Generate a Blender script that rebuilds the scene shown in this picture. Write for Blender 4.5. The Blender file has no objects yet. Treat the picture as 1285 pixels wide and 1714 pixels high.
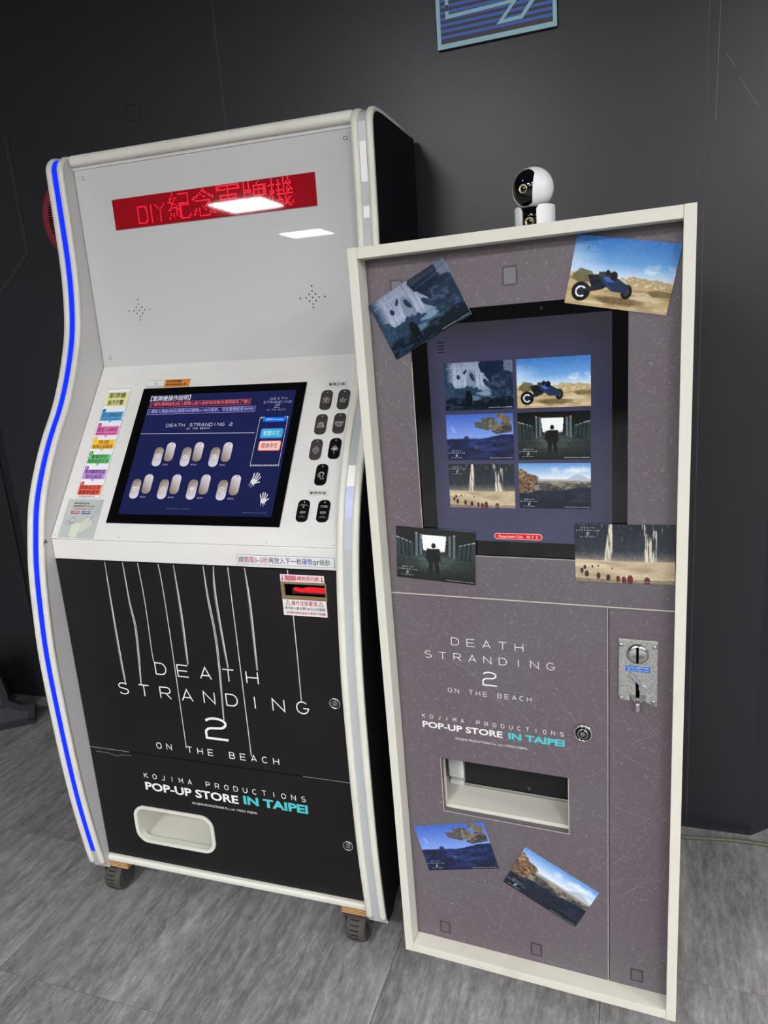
import bpy, math, random
import numpy as np
from mathutils import Matrix, Vector
from mathutils.geometry import tessellate_polygon
random.seed(7)
scene = bpy.context.scene
COL = scene.collection

# ------------------------------------------------------------------ camera
cam_d = bpy.data.cameras.new('camera'); cam = bpy.data.objects.new('camera', cam_d); COL.objects.link(cam)
cam_d.sensor_fit = 'HORIZONTAL'; cam_d.sensor_width = 36.0; cam_d.lens = 36.0*1193.80/1285.0
cam_d.clip_start = 0.02
RC = ((0.946272, 0.005040, -0.323331), (0.314167, -0.251179, 0.915537), (-0.076600, -0.967927, -0.239268))
cam.matrix_world = Matrix(((RC[0][0], -RC[0][1], -RC[0][2], 0.0),
                           (RC[1][0], -RC[1][1], -RC[1][2], 0.0),
                           (RC[2][0], -RC[2][1], -RC[2][2], 1.40), (0, 0, 0, 1)))
scene.camera = cam

# ------------------------------------------------------------------ world and exposure
w = bpy.data.worlds.new('room_light'); scene.world = w; w.use_nodes = True
w.node_tree.nodes['Background'].inputs[0].default_value = (0.80, 0.82, 0.86, 1)
w.node_tree.nodes['Background'].inputs[1].default_value = 0.12
scene.view_settings.view_transform = 'Standard'
scene.view_settings.look = 'None'
scene.view_settings.gamma = 1.0
scene.view_settings.use_curve_mapping = False
scene.view_settings.exposure = 0.0
LIGHT_STRENGTH = 75.0
CEIL = 2.80
# ceiling lamp centres (x, y); the two that mirror in the acrylic board are the first two
LAMPS = [(-3.50, -3.95), (-3.80, -6.25), (-1.10, -1.60), (1.30, -1.60), (-1.10, -3.95), (1.30, -3.95), (-1.10, -6.25), (1.30, -6.25), (3.70, -1.60), (3.70, -3.95), (3.10, 0.00)]

# ------------------------------------------------------------------ colour and material helpers
def lin(c):
    if isinstance(c, str):
        c = c.lstrip('#'); c = [int(c[i:i+2], 16)/255 for i in (0, 2, 4)]
    return tuple((v/12.92 if v <= 0.04045 else ((v+0.055)/1.055)**2.4) for v in c[:3]) + (1.0,)

def base_mat(name, col, rough=0.5, metal=0.0, spec=0.5, emit=None, es=0.0, coat=0.0):
    m = bpy.data.materials.new(name); m.use_nodes = True
    nt = m.node_tree; b = nt.nodes['Principled BSDF']
    b.inputs['Base Color'].default_value = lin(col)
    b.inputs['Roughness'].default_value = rough
    b.inputs['Metallic'].default_value = metal
    b.inputs['Specular IOR Level'].default_value = spec
    b.inputs['Coat Weight'].default_value = coat
    b.inputs['Coat Roughness'].default_value = 0.08
    if emit is not None:
        b.inputs['Emission Color'].default_value = lin(emit); b.inputs['Emission Strength'].default_value = es
    return m

def N(nt, typ, **kw):
    n = nt.nodes.new(typ)
    for k, v in kw.items(): setattr(n, k, v)
    return n

def coords(nt, scale=(1, 1, 1), rot=(0, 0, 0), obj=True):
    t = N(nt, 'ShaderNodeTexCoord'); mp = N(nt, 'ShaderNodeMapping')
    mp.inputs['Scale'].default_value = scale; mp.inputs['Rotation'].default_value = rot
    nt.links.new(t.outputs['Object'], mp.inputs[0]); return mp.outputs[0]

def noise(nt, vec, scale, detail=4, rough=0.6, dist=0.0):
    n = N(nt, 'ShaderNodeTexNoise'); n.inputs['Scale'].default_value = scale; n.inputs['Detail'].default_value = detail
    n.inputs['Roughness'].default_value = rough; n.inputs['Distortion'].default_value = dist
    nt.links.new(vec, n.inputs['Vector']); return n.outputs['Fac']

def ramp(nt, fac, stops):
    r = N(nt, 'ShaderNodeValToRGB'); el = r.color_ramp.elements
    while len(el) < len(stops): el.new(0.5)
    for e, (p, c) in zip(el, stops):
        e.position = p; e.color = lin(c) if isinstance(c, (str,)) else (c, c, c, 1)
    nt.links.new(fac, r.inputs[0]); return r.outputs[0]

def mixc(nt, fac, a, b, mode='MIX'):
    m = N(nt, 'ShaderNodeMix', data_type='RGBA', blend_type=mode)
    for s, v in ((0, fac), (6, a), (7, b)):
        if hasattr(v, 'links') or isinstance(v, bpy.types.NodeSocket): nt.links.new(v, m.inputs[s])
        elif s == 0: m.inputs[0].default_value = v
        else: m.inputs[s].default_value = lin(v)
    return m.outputs[2]

def bump(nt, h, strength, dist=0.001):
    b = N(nt, 'ShaderNodeBump'); b.inputs['Strength'].default_value = strength; b.inputs['Distance'].default_value = dist
    nt.links.new(h, b.inputs['Height']); nt.links.new(b.outputs[0], nt.nodes['Principled BSDF'].inputs['Normal'])

def grimy(name, col, dirt, rough=0.45, amount=0.35, scale=(1, 1, 1), sc=6):
    m = base_mat(name, col, rough); nt = m.node_tree
    v = coords(nt, scale)
    f1 = ramp(nt, noise(nt, v, sc, 6, 0.7), [(0.52, 0.0), (0.78, amount)])
    f2 = ramp(nt, noise(nt, coords(nt, (scale[0]*3, scale[1]*3, scale[2]*3)), sc*9, 3, 0.7), [(0.70, 0.0), (0.78, amount*1.4)])
    c = mixc(nt, f1, col, dirt); c = mixc(nt, f2, c, dirt)
    nt.links.new(c, nt.nodes['Principled BSDF'].inputs['Base Color'])
    return m

M = {}
M['trim_white'] = grimy('trim_white', '#dcdbd0', '#b3aa94', 0.38, 0.45)
M['panel_white'] = grimy('panel_white', '#cfcdcc', '#b4adaa', 0.5, 0.35, (1, 1, 0.6), 4)
M['control_white'] = grimy('control_white', '#e2e0dc', '#cbc4bb', 0.42, 0.4, (0.5, 2, 2), 5)
M['acrylic'] = base_mat('acrylic', '#c9cac8', 0.015, spec=0.4)
M['side_black'] = base_mat('side_black', '#0b0b10', 0.6, spec=0.15)
M['void'] = base_mat('void', '#020202', 0.9, spec=0.0)
M['wood_frame'] = grimy('wood_frame', '#d9d6c9', '#b0a997', 0.55, 0.3, (1, 1, 0.5), 7)
M['edge_line'] = base_mat('edge_line', '#c9c2b4', 0.6)
M['chrome'] = base_mat('chrome', '#d8d8d6', 0.2, metal=1.0)
M['steel'] = base_mat('steel', '#a9aaa6', 0.35, metal=1.0)
M['dark_steel'] = base_mat('dark_steel', '#66686a', 0.4, metal=0.9)
M['rubber'] = base_mat('rubber', '#4a4742', 0.7, spec=0.3)
M['black_gloss'] = base_mat('black_gloss', '#040405', 0.04, spec=0.5)
M['black_matte'] = base_mat('black_matte', '#0a0a0b', 0.6, spec=0.2)
M['print_white'] = base_mat('print_white', '#f0f0ee', 0.5)
M['print_teal'] = base_mat('print_teal', '#4cc3c6', 0.5)
M['string_white'] = base_mat('string_white', '#cfcfcd', 0.5)
M['cam_white'] = base_mat('cam_white', '#e9e9ea', 0.3)
M['gold'] = base_mat('gold', '#e0cfa4', 0.25, metal=0.9)
M['red_plastic'] = base_mat('red_plastic', '#7a2231', 0.4)
M['printer_white'] = base_mat('printer_white', '#d9d8d6', 0.4)
M['cable_green'] = base_mat('cable_green', '#5a604e', 0.5)
M['sign_frame'] = base_mat('sign_frame', '#9cc7cf', 0.5)
M['sign_blue'] = base_mat('sign_blue', '#3f69b8', 0.5)
M['sign_dark'] = base_mat('sign_dark', '#46434a', 0.6)

def make_wall():
    m = base_mat('wall_charcoal', '#29282d', 0.37, spec=0.40); nt = m.node_tree
    v = coords(nt)
    c = mixc(nt, ramp(nt, noise(nt, v, 1.7, 3), [(0.35, 0.0), (0.7, 0.6)]), '#27262b', '#2d2b30')
    s = ramp(nt, noise(nt, coords(nt, (4, 4, 60), (0, 0.5, 0)), 6, 3, 0.7), [(0.74, 0.0), (0.80, 0.18)])
    c = mixc(nt, s, c, '#434246')
    nt.links.new(c, nt.nodes['Principled BSDF'].inputs['Base Color'])
    bump(nt, noise(nt, v, 320, 2), 0.12); return m
M['wall'] = make_wall()
M['wall_backing'] = base_mat('wall_backing', '#77757a', 0.6)
M['groove'] = base_mat('groove', '#222126', 0.7, spec=0.2)
M['groove_fill'] = base_mat('groove_fill', '#2d2c31', 0.6, spec=0.3)

def make_floor():
    m = base_mat('floor_vinyl', '#6b6b6b', 0.42, spec=0.4); nt = m.node_tree
    oi = N(nt, 'ShaderNodeObjectInfo')
    t = N(nt, 'ShaderNodeTexCoord'); geo = N(nt, 'ShaderNodeNewGeometry')
    mp = N(nt, 'ShaderNodeMapping'); mp.inputs['Scale'].default_value = (1, 0.28, 1)
    addv = N(nt, 'ShaderNodeVectorMath', operation='ADD'); comb = N(nt, 'ShaderNodeCombineXYZ')
    mul = N(nt, 'ShaderNodeMath', operation='MULTIPLY'); mul.inputs[1].default_value = 37.0
    nt.links.new(oi.outputs['Random'], mul.inputs[0]); nt.links.new(mul.outputs[0], comb.inputs[0]); nt.links.new(mul.outputs[0], comb.inputs[1])
    nt.links.new(geo.outputs['Position'], mp.inputs[0]); nt.links.new(mp.outputs[0], addv.inputs[0]); nt.links.new(comb.outputs[0], addv.inputs[1])
    v = addv.outputs[0]
    big = noise(nt, v, 3.2, 7, 0.68, 0.6)
    streak = N(nt, 'ShaderNodeMapping'); streak.inputs['Scale'].default_value = (3.2, 1.0, 1); nt.links.new(v, streak.inputs[0])
    st = noise(nt, streak.outputs[0], 7, 8, 0.75, 0.4)
    fine = noise(nt, v, 60, 6, 0.85)
    c = ramp(nt, big, [(0.34, '#4a4949'), (0.45, '#7c7b7c'), (0.56, '#a09f9e'), (0.68, '#c0beba')])
    c2 = ramp(nt, st, [(0.36, '#343333'), (0.46, '#6e6d6e'), (0.56, '#989796'), (0.68, '#c2c0bd')])
    c = mixc(nt, 0.55, c, c2)
    c3 = ramp(nt, fine, [(0.38, '#3a3939'), (0.5, '#858483'), (0.62, '#cbc9c6')])
    c = mixc(nt, 0.34, c, c3)
    warm = ramp(nt, noise(nt, v, 2.1, 3), [(0.4, 0.0), (0.65, 0.30)])
    c = mixc(nt, warm, c, '#6f6460')
    nt.links.new(c, nt.nodes['Principled BSDF'].inputs['Base Color'])
    bump(nt, fine, 0.25, 0.0006); return m
M['floor'] = make_floor()
M['floor_joint'] = base_mat('floor_joint', '#3a3838', 0.8)

def make_scratched():
    m = base_mat('scratched_mauve', '#675d62', 0.5, spec=0.35); nt = m.node_tree
    v = coords(nt)
    c = mixc(nt, ramp(nt, noise(nt, v, 2.6, 3), [(0.38, 0.0), (0.62, 1.0)]), '#665a61', '#656165')
    f = ramp(nt, noise(nt, v, 190, 3, 0.7), [(0.58, 0.0), (0.70, 0.30)])
    c = mixc(nt, f, c, '#a7a2a3')
    nt.links.new(c, nt.nodes['Principled BSDF'].inputs['Base Color']); return m
M['mauve'] = make_scratched()
M['mauve_plain'] = base_mat('mauve_plain', '#5d5054', 0.6)

def make_black_panel():
    m = base_mat('black_wrap', '#151113', 0.48, spec=0.3); nt = m.node_tree
    v = coords(nt)
    c = mixc(nt, ramp(nt, noise(nt, v, 2.2, 2), [(0.4, 0.0), (0.65, 1.0)]), '#140f11', '#181416')
    nt.links.new(c, nt.nodes['Principled BSDF'].inputs['Base Color'])
    bump(nt, noise(nt, v, 900, 1), 0.1, 0.0004); return m
M['black_wrap'] = make_black_panel()

def make_ply():
    m = base_mat('plywood', '#b98d55', 0.6); nt = m.node_tree
    wv = N(nt, 'ShaderNodeTexWave'); wv.bands_direction = 'Z'; wv.inputs['Scale'].default_value = 60; wv.inputs['Distortion'].default_value = 1.5
    nt.links.new(coords(nt), wv.inputs['Vector'])
    nt.links.new(ramp(nt, wv.outputs['Fac'], [(0.2, '#6f4b25'), (0.6, '#c2965c'), (0.9, '#d8b27a')]), nt.nodes['Principled BSDF'].inputs['Base Color']); return m
M['plywood'] = make_ply()

def make_cast():
    m = base_mat('cast_metal', '#9b9c98', 0.38, metal=0.55); nt = m.node_tree
    f = noise(nt, coords(nt), 900, 2, 0.6)
    nt.links.new(ramp(nt, f, [(0.32, '#7d7e7b'), (0.5, '#abaca8'), (0.68, '#f0f0ec')]), nt.nodes['Principled BSDF'].inputs['Base Color'])
    bump(nt, f, 0.6, 0.0006); return m
M['cast'] = make_cast()

def make_led_board():
    m = base_mat('led_board_red', '#6a0a14', 0.03, spec=0.45); nt = m.node_tree
    t = N(nt, 'ShaderNodeTexCoord'); sep = N(nt, 'ShaderNodeSeparateXYZ'); nt.links.new(t.outputs['Object'], sep.inputs[0])
    outs = []
    for ax in (0, 2):
        a = N(nt, 'ShaderNodeMath', operation='MULTIPLY'); a.inputs[1].default_value = 1/0.0041
        fr = N(nt, 'ShaderNodeMath', operation='FRACT'); nt.links.new(sep.outputs[ax], a.inputs[0]); nt.links.new(a.outputs[0], fr.inputs[0])
        s = N(nt, 'ShaderNodeMath', operation='SUBTRACT'); s.inputs[1].default_value = 0.5; nt.links.new(fr.outputs[0], s.inputs[0])
        p = N(nt, 'ShaderNodeMath', operation='POWER'); p.inputs[1].default_value = 2; nt.links.new(s.outputs[0], p.inputs[0]); outs.append(p)
    ad = N(nt, 'ShaderNodeMath', operation='ADD'); nt.links.new(outs[0].outputs[0], ad.inputs[0]); nt.links.new(outs[1].outputs[0], ad.inputs[1])
    nt.links.new(ramp(nt, ad.outputs[0], [(0.06, '#3a060c'), (0.12, '#8a0f1c')]), nt.nodes['Principled BSDF'].inputs['Base Color'])
    nt.nodes['Principled BSDF'].inputs['Emission Color'].default_value = lin('#ff1020'); nt.nodes['Principled BSDF'].inputs['Emission Strength'].default_value = 0.10
    return m
M['led_board'] = make_led_board()
M['led_dot'] = base_mat('led_dot', '#ff2030', 0.4, emit='#ff1a38', es=2.6)
M['led_blue'] = base_mat('led_blue', '#0a1c90', 0.5, spec=0.15, emit='#0226ff', es=1.25)
M['led_channel'] = base_mat('led_channel', '#b3b6b7', 0.25, spec=0.4)
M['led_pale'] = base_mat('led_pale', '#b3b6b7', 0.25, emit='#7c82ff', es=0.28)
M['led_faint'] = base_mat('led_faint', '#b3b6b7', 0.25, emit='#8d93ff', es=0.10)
M['tape_and_glint'] = base_mat('tape_and_glint', '#eeeeec', 0.4)  # scraps of tape, and the reflection painted on the right strip

_em = {}
def emis(col, s=1.0):
    k = (col, s)
    if k not in _em:
        _em[k] = base_mat('lit_'+col.strip('#'), '#000000', 0.08, spec=0.3, emit=col, es=s)
    return _em[k]
_pr = {}
def ink(col, rough=0.5):
    if (col, rough) not in _pr: _pr[(col, rough)] = base_mat('ink_'+col.strip('#'), col, rough)
    return _pr[(col, rough)]

def attr_mat(name, emission=None, rough=0.12, spec=0.5):
    m = base_mat(name, '#000000', rough, spec=spec); nt = m.node_tree
    a = N(nt, 'ShaderNodeAttribute'); a.attribute_name = 'print'
    b = nt.nodes['Principled BSDF']
    if emission: nt.links.new(a.outputs['Color'], b.inputs['Emission Color']); b.inputs['Emission Strength'].default_value = emission
    else: nt.links.new(a.outputs['Color'], b.inputs['Base Color'])
    return m
M['photo_print'] = attr_mat('photo_print', None, 0.16, 0.5)
M['screen_picture'] = attr_mat('screen_picture', 1.0, 0.04, 0.5)
M['flat_print'] = attr_mat('flat_print', None, 0.45, 0.4)

# ------------------------------------------------------------------ object helpers
def link(o, parent=None):
    COL.objects.link(o)
    if parent is not None: o.parent = parent
    return o

def mesh_obj(name, verts, faces, mat, parent=None, smooth=False, loc=None):
    me = bpy.data.meshes.new(name); me.from_pydata([tuple(v) for v in verts], [], faces); me.update()
    if mat is not None: me.materials.append(mat)
    if smooth: me.shade_smooth()
    o = bpy.data.objects.new(name, me)
    if loc: o.location = loc
    return link(o, parent)

def thing(name, label, cat, loc=(0, 0, 0), rotz=0, group=None):
    o = bpy.data.objects.new(name, None); COL.objects.link(o); o.empty_display_size = 0.1
    o.location = loc; o.rotation_euler = (0, 0, rotz); tag(o, label, cat, group); return o
def tag(o, label, cat=None, group=None):
    o['label'] = label
    if cat: o['category'] = cat
    if group: o['group'] = group
    return o
def structure(o): o['kind'] = 'structure'; return o

def bevel(o, wdt=0.002, seg=2, ang=30):
    m = o.modifiers.new('bevel', 'BEVEL'); m.width = wdt; m.segments = seg; m.limit_method = 'ANGLE'; m.angle_limit = math.radians(ang)
    m.harden_normals = False; return o

class MB:
    def __init__(s): s.v = []; s.f = []
    def add(s, v, f):
        n = len(s.v); s.v += [tuple(p) for p in v]; s.f += [tuple(i+n for i in q) for q in f]; return s
    def box(s, x0, x1, y0, y1, z0, z1):
        v = [(x, y, z) for x in (x0, x1) for y in (y0, y1) for z in (z0, z1)]
        return s.add(v, [(0, 1, 3, 2), (4, 6, 7, 5), (0, 4, 5, 1), (2, 3, 7, 6), (0, 2, 6, 4), (1, 5, 7, 3)])
    def lathe(s, prof, c, axis='z', n=24, cap=True):
        # prof: (radius, height) from bottom to top
        vs = []
        for (r, h) in prof:
            for k in range(n):
                a = 2*math.pi*k/n; p = (r*math.cos(a), r*math.sin(a), h)
                if axis == 'x': p = (p[2], p[0], p[1])
                elif axis == 'y': p = (p[0], -p[2], p[1])
                elif axis == '-x': p = (-p[2], p[0], p[1])
                vs.append((p[0]+c[0], p[1]+c[1], p[2]+c[2]))
        fs = []
        for i in range(len(prof)-1):
            for k in range(n):
                a, b = i*n+k, i*n+(k+1) % n; fs.append((a, b, b+n, a+n))
        if cap: fs.append(tuple(reversed(range(n)))); fs.append(tuple(range((len(prof)-1)*n, len(prof)*n)))
        return s.add(vs, fs)
    def tube(s, pts, r, n=8):
        pts = [Vector(p) for p in pts]; rings = []
        up = Vector((0, 0, 1))
        for i, p in enumerate(pts):
            t = (pts[min(i+1, len(pts)-1)]-pts[max(i-1, 0)]).normalized()
            a = t.cross(up)
            if a.length < 1e-4: a = t.cross(Vector((1, 0, 0)))
            a.normalize(); b = t.cross(a)
            rings += [tuple(p+a*r*math.cos(2*math.pi*k/n)+b*r*math.sin(2*math.pi*k/n)) for k in range(n)]
        fs = [(i*n+k, i*n+(k+1) % n, (i+1)*n+(k+1) % n, (i+1)*n+k) for i in range(len(pts)-1) for k in range(n)]
        fs += [tuple(reversed(range(n))), tuple(range((len(pts)-1)*n, len(pts)*n))]
        return s.add(rings, fs)
    def build(s, name, mat, parent=None, smooth=False): return mesh_obj(name, s.v, s.f, mat, parent, smooth)

class Frame:
    """a = to the right, b = up along the surface, d = out of the surface"""
    def __init__(s, O, A, B, D): s.O, s.A, s.B, s.D = map(Vector, (O, A, B, D))
    def p(s, a, b, d=0.0): return tuple(s.O+s.A*a+s.B*b+s.D*d)

def rrect(a0, a1, b0, b1, r=0.0, n=5):
    if r <= 0: return [(a0, b0), (a1, b0), (a1, b1), (a0, b1)]
    out = []
    for cx, cy, s in ((a1-r, b0+r, -90), (a1-r, b1-r, 0), (a0+r, b1-r, 90), (a0+r, b0+r, 180)):
        for k in range(n+1):
            t = math.radians(s+90*k/n); out.append((cx+r*math.cos(t), cy+r*math.sin(t)))
    return out
def circ(a, b, r, n=20, ry=None): return [(a+r*math.cos(2*math.pi*k/n), b+(ry or r)*math.sin(2*math.pi*k/n)) for k in range(n)]
def rotp(pts, c, ang):
    ca, sa = math.cos(ang), math.sin(ang); return [(c[0]+x*ca-y*sa, c[1]+x*sa+y*ca) for x, y in pts]

def plate(F, outer, holes=(), d0=0.0, d1=0.002, mb=None, back=True):
    mb = mb or MB(); loops = [outer]+list(holes)
    tris = tessellate_polygon([[Vector((x, y, 0)) for x, y in l] for l in loops])
    flat = [p for l in loops for p in l]; n = len(flat)
    v = [F.p(x, y, d1) for x, y in flat]+[F.p(x, y, d0) for x, y in flat]
    f = []
    for t in tris:
        ax, ay = flat[t[0]]; bx, by = flat[t[1]]; cx_, cy_ = flat[t[2]]
        ccw = (bx-ax)*(cy_-ay)-(by-ay)*(cx_-ax) > 0
        t = tuple(t) if ccw else tuple(reversed(t))
        f.append(t)
        if back: f.append(tuple(i+n for i in reversed(t)))
    s = 0
    for l in loops:
        k = len(l)
        area = sum(l[i][0]*l[(i+1) % k][1]-l[(i+1) % k][0]*l[i][1] for i in range(k))
        want = area > 0 if l is loops[0] else area < 0
        for i in range(k):
            a, b = s+i, s+(i+1) % k
            f.append((a, a+n, b+n, b) if want else (b, b+n, a+n, a))
        s += k
    return mb.add(v, f)

def ribbon(mb, F, pts, t, d=0.0004, closed=False):
    """flat stroke of width t"""
    P = [Vector((x, y)) for x, y in pts]; n = len(P)
    if n < 2: return
    L, Rr = [], []
    for i in range(n):
        if closed: pa, pb = P[(i-1) % n], P[(i+1) % n]
        else: pa, pb = P[max(i-1, 0)], P[min(i+1, n-1)]
        e0 = (P[i]-pa).normalized() if (P[i]-pa).length > 1e-9 else None
        e1 = (pb-P[i]).normalized() if (pb-P[i]).length > 1e-9 else None
        e0 = e0 or e1; e1 = e1 or e0
        n0 = Vector((-e0.y, e0.x)); n1 = Vector((-e1.y, e1.x)); m = (n0+n1)
        if m.length < 1e-3: m = n0
        m.normalize(); k = 1/max(0.45, m.dot(n0)); m *= k*t/2
        L.append(P[i]+m); Rr.append(P[i]-m)
    v = [F.p(q.x, q.y, d) for q in L]+[F.p(q.x, q.y, d) for q in Rr]
    f = []
    for i in range(n if closed else n-1):
        j = (i+1) % n; f.append((i, n+i, n+j, j))
    mb.add(v, f)

# stroke alphabet: wide geometric capitals in a unit box
def arc(cx, cy, rx, ry, a0, a1, n=10): return [(cx+rx*math.cos(math.radians(a0+(a1-a0)*k/n)), cy+ry*math.sin(math.radians(a0+(a1-a0)*k/n))) for k in range(n+1)]
G = {
 'A': [[(0, 0), (.5, 1), (1, 0)], [(.17, .3), (.83, .3)]],
 'B': [[(0, 0), (0, 1), (.6, 1)]+arc(.65, .76, .27, .24, 90, -90, 8)+[(0, .52)], [(.6, .52)]+arc(.68, .26, .3, .26, 90, -90, 8)+[(0, 0)]],
 'C': [arc(.5, .5, .5, .5, 45, 315, 18)], 'D': [[(0, 0), (0, 1), (.5, 1)]+arc(.5, .5, .5, .5, 90, -90, 12)+[(0, 0)]],
 'E': [[(1, 0), (0, 0), (0, 1), (1, 1)], [(0, .5), (.9, .5)]], 'F': [[(0, 0), (0, 1), (1, 1)], [(0, .5), (.9, .5)]],
 'G': [arc(.5, .5, .5, .5, 45, 350, 18)+[(1, .45), (.55, .45)]], 'H': [[(0, 0), (0, 1)], [(1, 0), (1, 1)], [(0, .5), (1, .5)]],
 'I': [[(.5, 0), (.5, 1)]], 'J': [[(.8, 1), (.8, .3)]+arc(.45, .3, .35, .3, 0, -150, 8)], 'K': [[(0, 0), (0, 1)], [(.95, 1), (0, .42)], [(.3, .6), (1, 0)]],
 'L': [[(0, 1), (0, 0), (1, 0)]], 'M': [[(0, 0), (0, 1), (.5, .35), (1, 1), (1, 0)]], 'N': [[(0, 0), (0, 1), (1, 0), (1, 1)]],
 'O': [arc(.5, .5, .5, .5, 0, 360, 22)], 'P': [[(0, 0), (0, 1), (.6, 1)]+arc(.66, .73, .32, .27, 90, -90, 8)+[(0, .46)]],
 'R': [[(0, 0), (0, 1), (.6, 1)]+arc(.68, .73, .3, .27, 90, -90, 8)+[(0, .46)], [(.55, .46), (1, 0)]],
 'S': [arc(.5, .74, .44, .26, 35, 200, 9)+[(.15, .58), (.85, .45)]+arc(.5, .27, .46, .27, 25, -150, 10)],
 'T': [[(0, 1), (1, 1)], [(.5, 1), (.5, 0)]], 'U': [[(0, 1), (0, .42)]+arc(.5, .42, .5, .42, 180, 360, 10)+[(1, 1)]],
 '-': [[(.1, .42), (.9, .42)]], '2': [arc(.45, .70, .45, .30, 150, -20, 10)+[(.86, .60), (.30, .49)]+arc(.30, .30, .28, .18, 90, 180, 5)+[(.02, 0), (1, 0)]],
}
def stroke_line(mb, F, text, a0, a1, b0, b1, t, wid=1.0, d=0.0004, narrow=('I',), gap=None):
    """letters of equal pitch spread between a0 and a1; wid = letter width / height"""
    h = b1-b0; n = len(text); lw = h*wid
    if n == 1: pos = [(a0+a1)/2-lw/2]
    else: pos = [a0+(a1-lw-a0)*i/(n-1) for i in range(n)]
    if gap is not None:                      # proportional setting
        ws = [(.15 if c in 'I' else .55 if c in ' -' else 1.25 if c == 'M' else 1.0) for c in text]
        tot = sum(ws); g = gap; sc = (a1-a0)/(tot+g*(n-1)); x = a0; pos = []; wl = []
        for c, q in zip(text, ws): pos.append(x); wl.append(q*sc); x += (q+g)*sc
    else: wl = [lw]*n
    for c, x, l in zip(text, pos, wl):
        if c == ' ': continue
        for st in G[c]:
            ribbon(mb, F, [(x+px*l, b0+py*h) for px, py in st], t, d)
def letter_parts(parent, F, text, a0, a1, b0, b1, t, wid, mat, d=0.0005):
    h = b1-b0; n = len(text); lw = h*wid
    for i, c in enumerate(text):
        if c == ' ': continue
        x = a0+(a1-lw-a0)*i/(n-1); mb = MB()
        for st in G[c]: ribbon(mb, F, [(x+px*lw, b0+py*h) for px, py in st], t, d+.00002*len(mb.f))
        mb.build('letter', mat, parent)
def stroke_two(mb, F, a0, a1, b0, b1, t, d=0.0004):
    w_, h_ = a1-a0, b1-b0
    P = arc(.50, .76, .46, .24, 140, -35, 12)+[(.80, .58), (.20, .44)]+arc(.26, .30, .25, .15, 120, 190, 5)+[(.01, .02), (1.0, .02)]
    P = arc(.50, .77, .45, .21, 165, 0, 12)+arc(.50, .77, .45, .27, 0, -60, 5)+[(.35, .50)]+arc(.36, .28, .35, .22, 95, 180, 7)+[(.01, .0), (1.0, 0)]
    ribbon(mb, F, [(a0+x*w_, b0+y*h_) for x, y in P], t, d)

def logo(name, parent, F, cx, b_top, wid, mat, tfac=1.0, d=0.0004, with_two=True):
    """the four-line title, centred on cx, width wid, top at b_top"""
    mb = MB(); s = wid/0.2536
    h = 0.0145*s; t = 0.0017*s*tfac
    stroke_line(mb, F, 'DEATH', cx-.069*s, cx+.069*s, b_top-h, b_top, t, 1.05, d)
    stroke_line(mb, F, 'STRANDING', cx-.1268*s, cx+.1268*s, b_top-.046*s, b_top-.032*s, t, 1.05, d)
    stroke_two(mb, F, cx-.0135*s, cx+.0135*s, b_top-.0925*s, b_top-.0635*s, t*2.2, d)
    stroke_line(mb, F, 'ON THE BEACH', cx-.082*s, cx+.082*s, b_top-.1175*s, b_top-.1085*s, t*.75, .85, d)
    return mb.build(name, mat, parent)

# text through the built-in font (also used for Chinese characters), fitted to a rectangle
_texts = []
def text_part(name, parent, F, body, a0, a1, b0, b1, mat, d=0.0005, bold=0.0, keep=False):
    heavy = 0.0
    if bold > 0 and any(ord(c) > 0x2000 for c in body): heavy, bold = min(.012, bold*.8), 0.0   # thicken by overprinting, not by outline offset
    _texts.append((name, parent, F, body, a0, a1, b0, b1, mat, d, bold, heavy))
def flush_texts():
    made = []
    cache = {}
    for t in _texts:
        key = (t[3], t[10])
        if key in cache: continue
        cu = bpy.data.curves.new('txt', 'FONT'); cu.body = t[3]; cu.size = 1.0; cu.resolution_u = 3; cu.offset = t[10]; cu.space_line = 0.95
        cu.align_x = 'CENTER' if '\n' in t[3] else 'LEFT'
        o = bpy.data.objects.new('txt', cu); COL.objects.link(o); cache[key] = o
    bpy.context.view_layer.update(); dg = bpy.context.evaluated_depsgraph_get()
    raw = {}
    for k, o in cache.items():
        me = bpy.data.meshes.new_from_object(o.evaluated_get(dg))
        v = np.empty(len(me.vertices)*3); me.vertices.foreach_get('co', v); v = v.reshape(-1, 3)
        raw[k] = (v, [tuple(p.vertices) for p in me.polygons]); bpy.data.meshes.remove(me)
    for o in cache.values():
        c = o.data; bpy.data.objects.remove(o); bpy.data.curves.remove(c)
    for (name, parent, F, body, a0, a1, b0, b1, mat, d, bold, keep) in _texts:
        v, f = raw[(body, bold)]
        if len(v) == 0: print('EMPTY TEXT', body); continue
        mn, mx = v.min(0), v.max(0)
        sx = (a1-a0)/(mx[0]-mn[0]); sy = (b1-b0)/(mx[1]-mn[1])
        pts = [F.p(a0+(q[0]-mn[0])*sx, b0+(q[1]-mn[1])*sy, d) for q in v]
        if keep:
            n_ = len(v); f2 = list(f)
            for k, (ox, oy) in enumerate(((keep, 0), (-keep, 0), (0, keep), (0, -keep))):
                pts += [F.p(a0+(q[0]-mn[0]+ox)*sx, b0+(q[1]-mn[1]+oy)*sy, d+.00003*(k+1)) for q in v]
                f2 += [tuple(i+n_*(k+1) for i in q) for q in f]
            f = f2
        mesh_obj(name, pts, f, mat, parent)
    return raw
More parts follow.
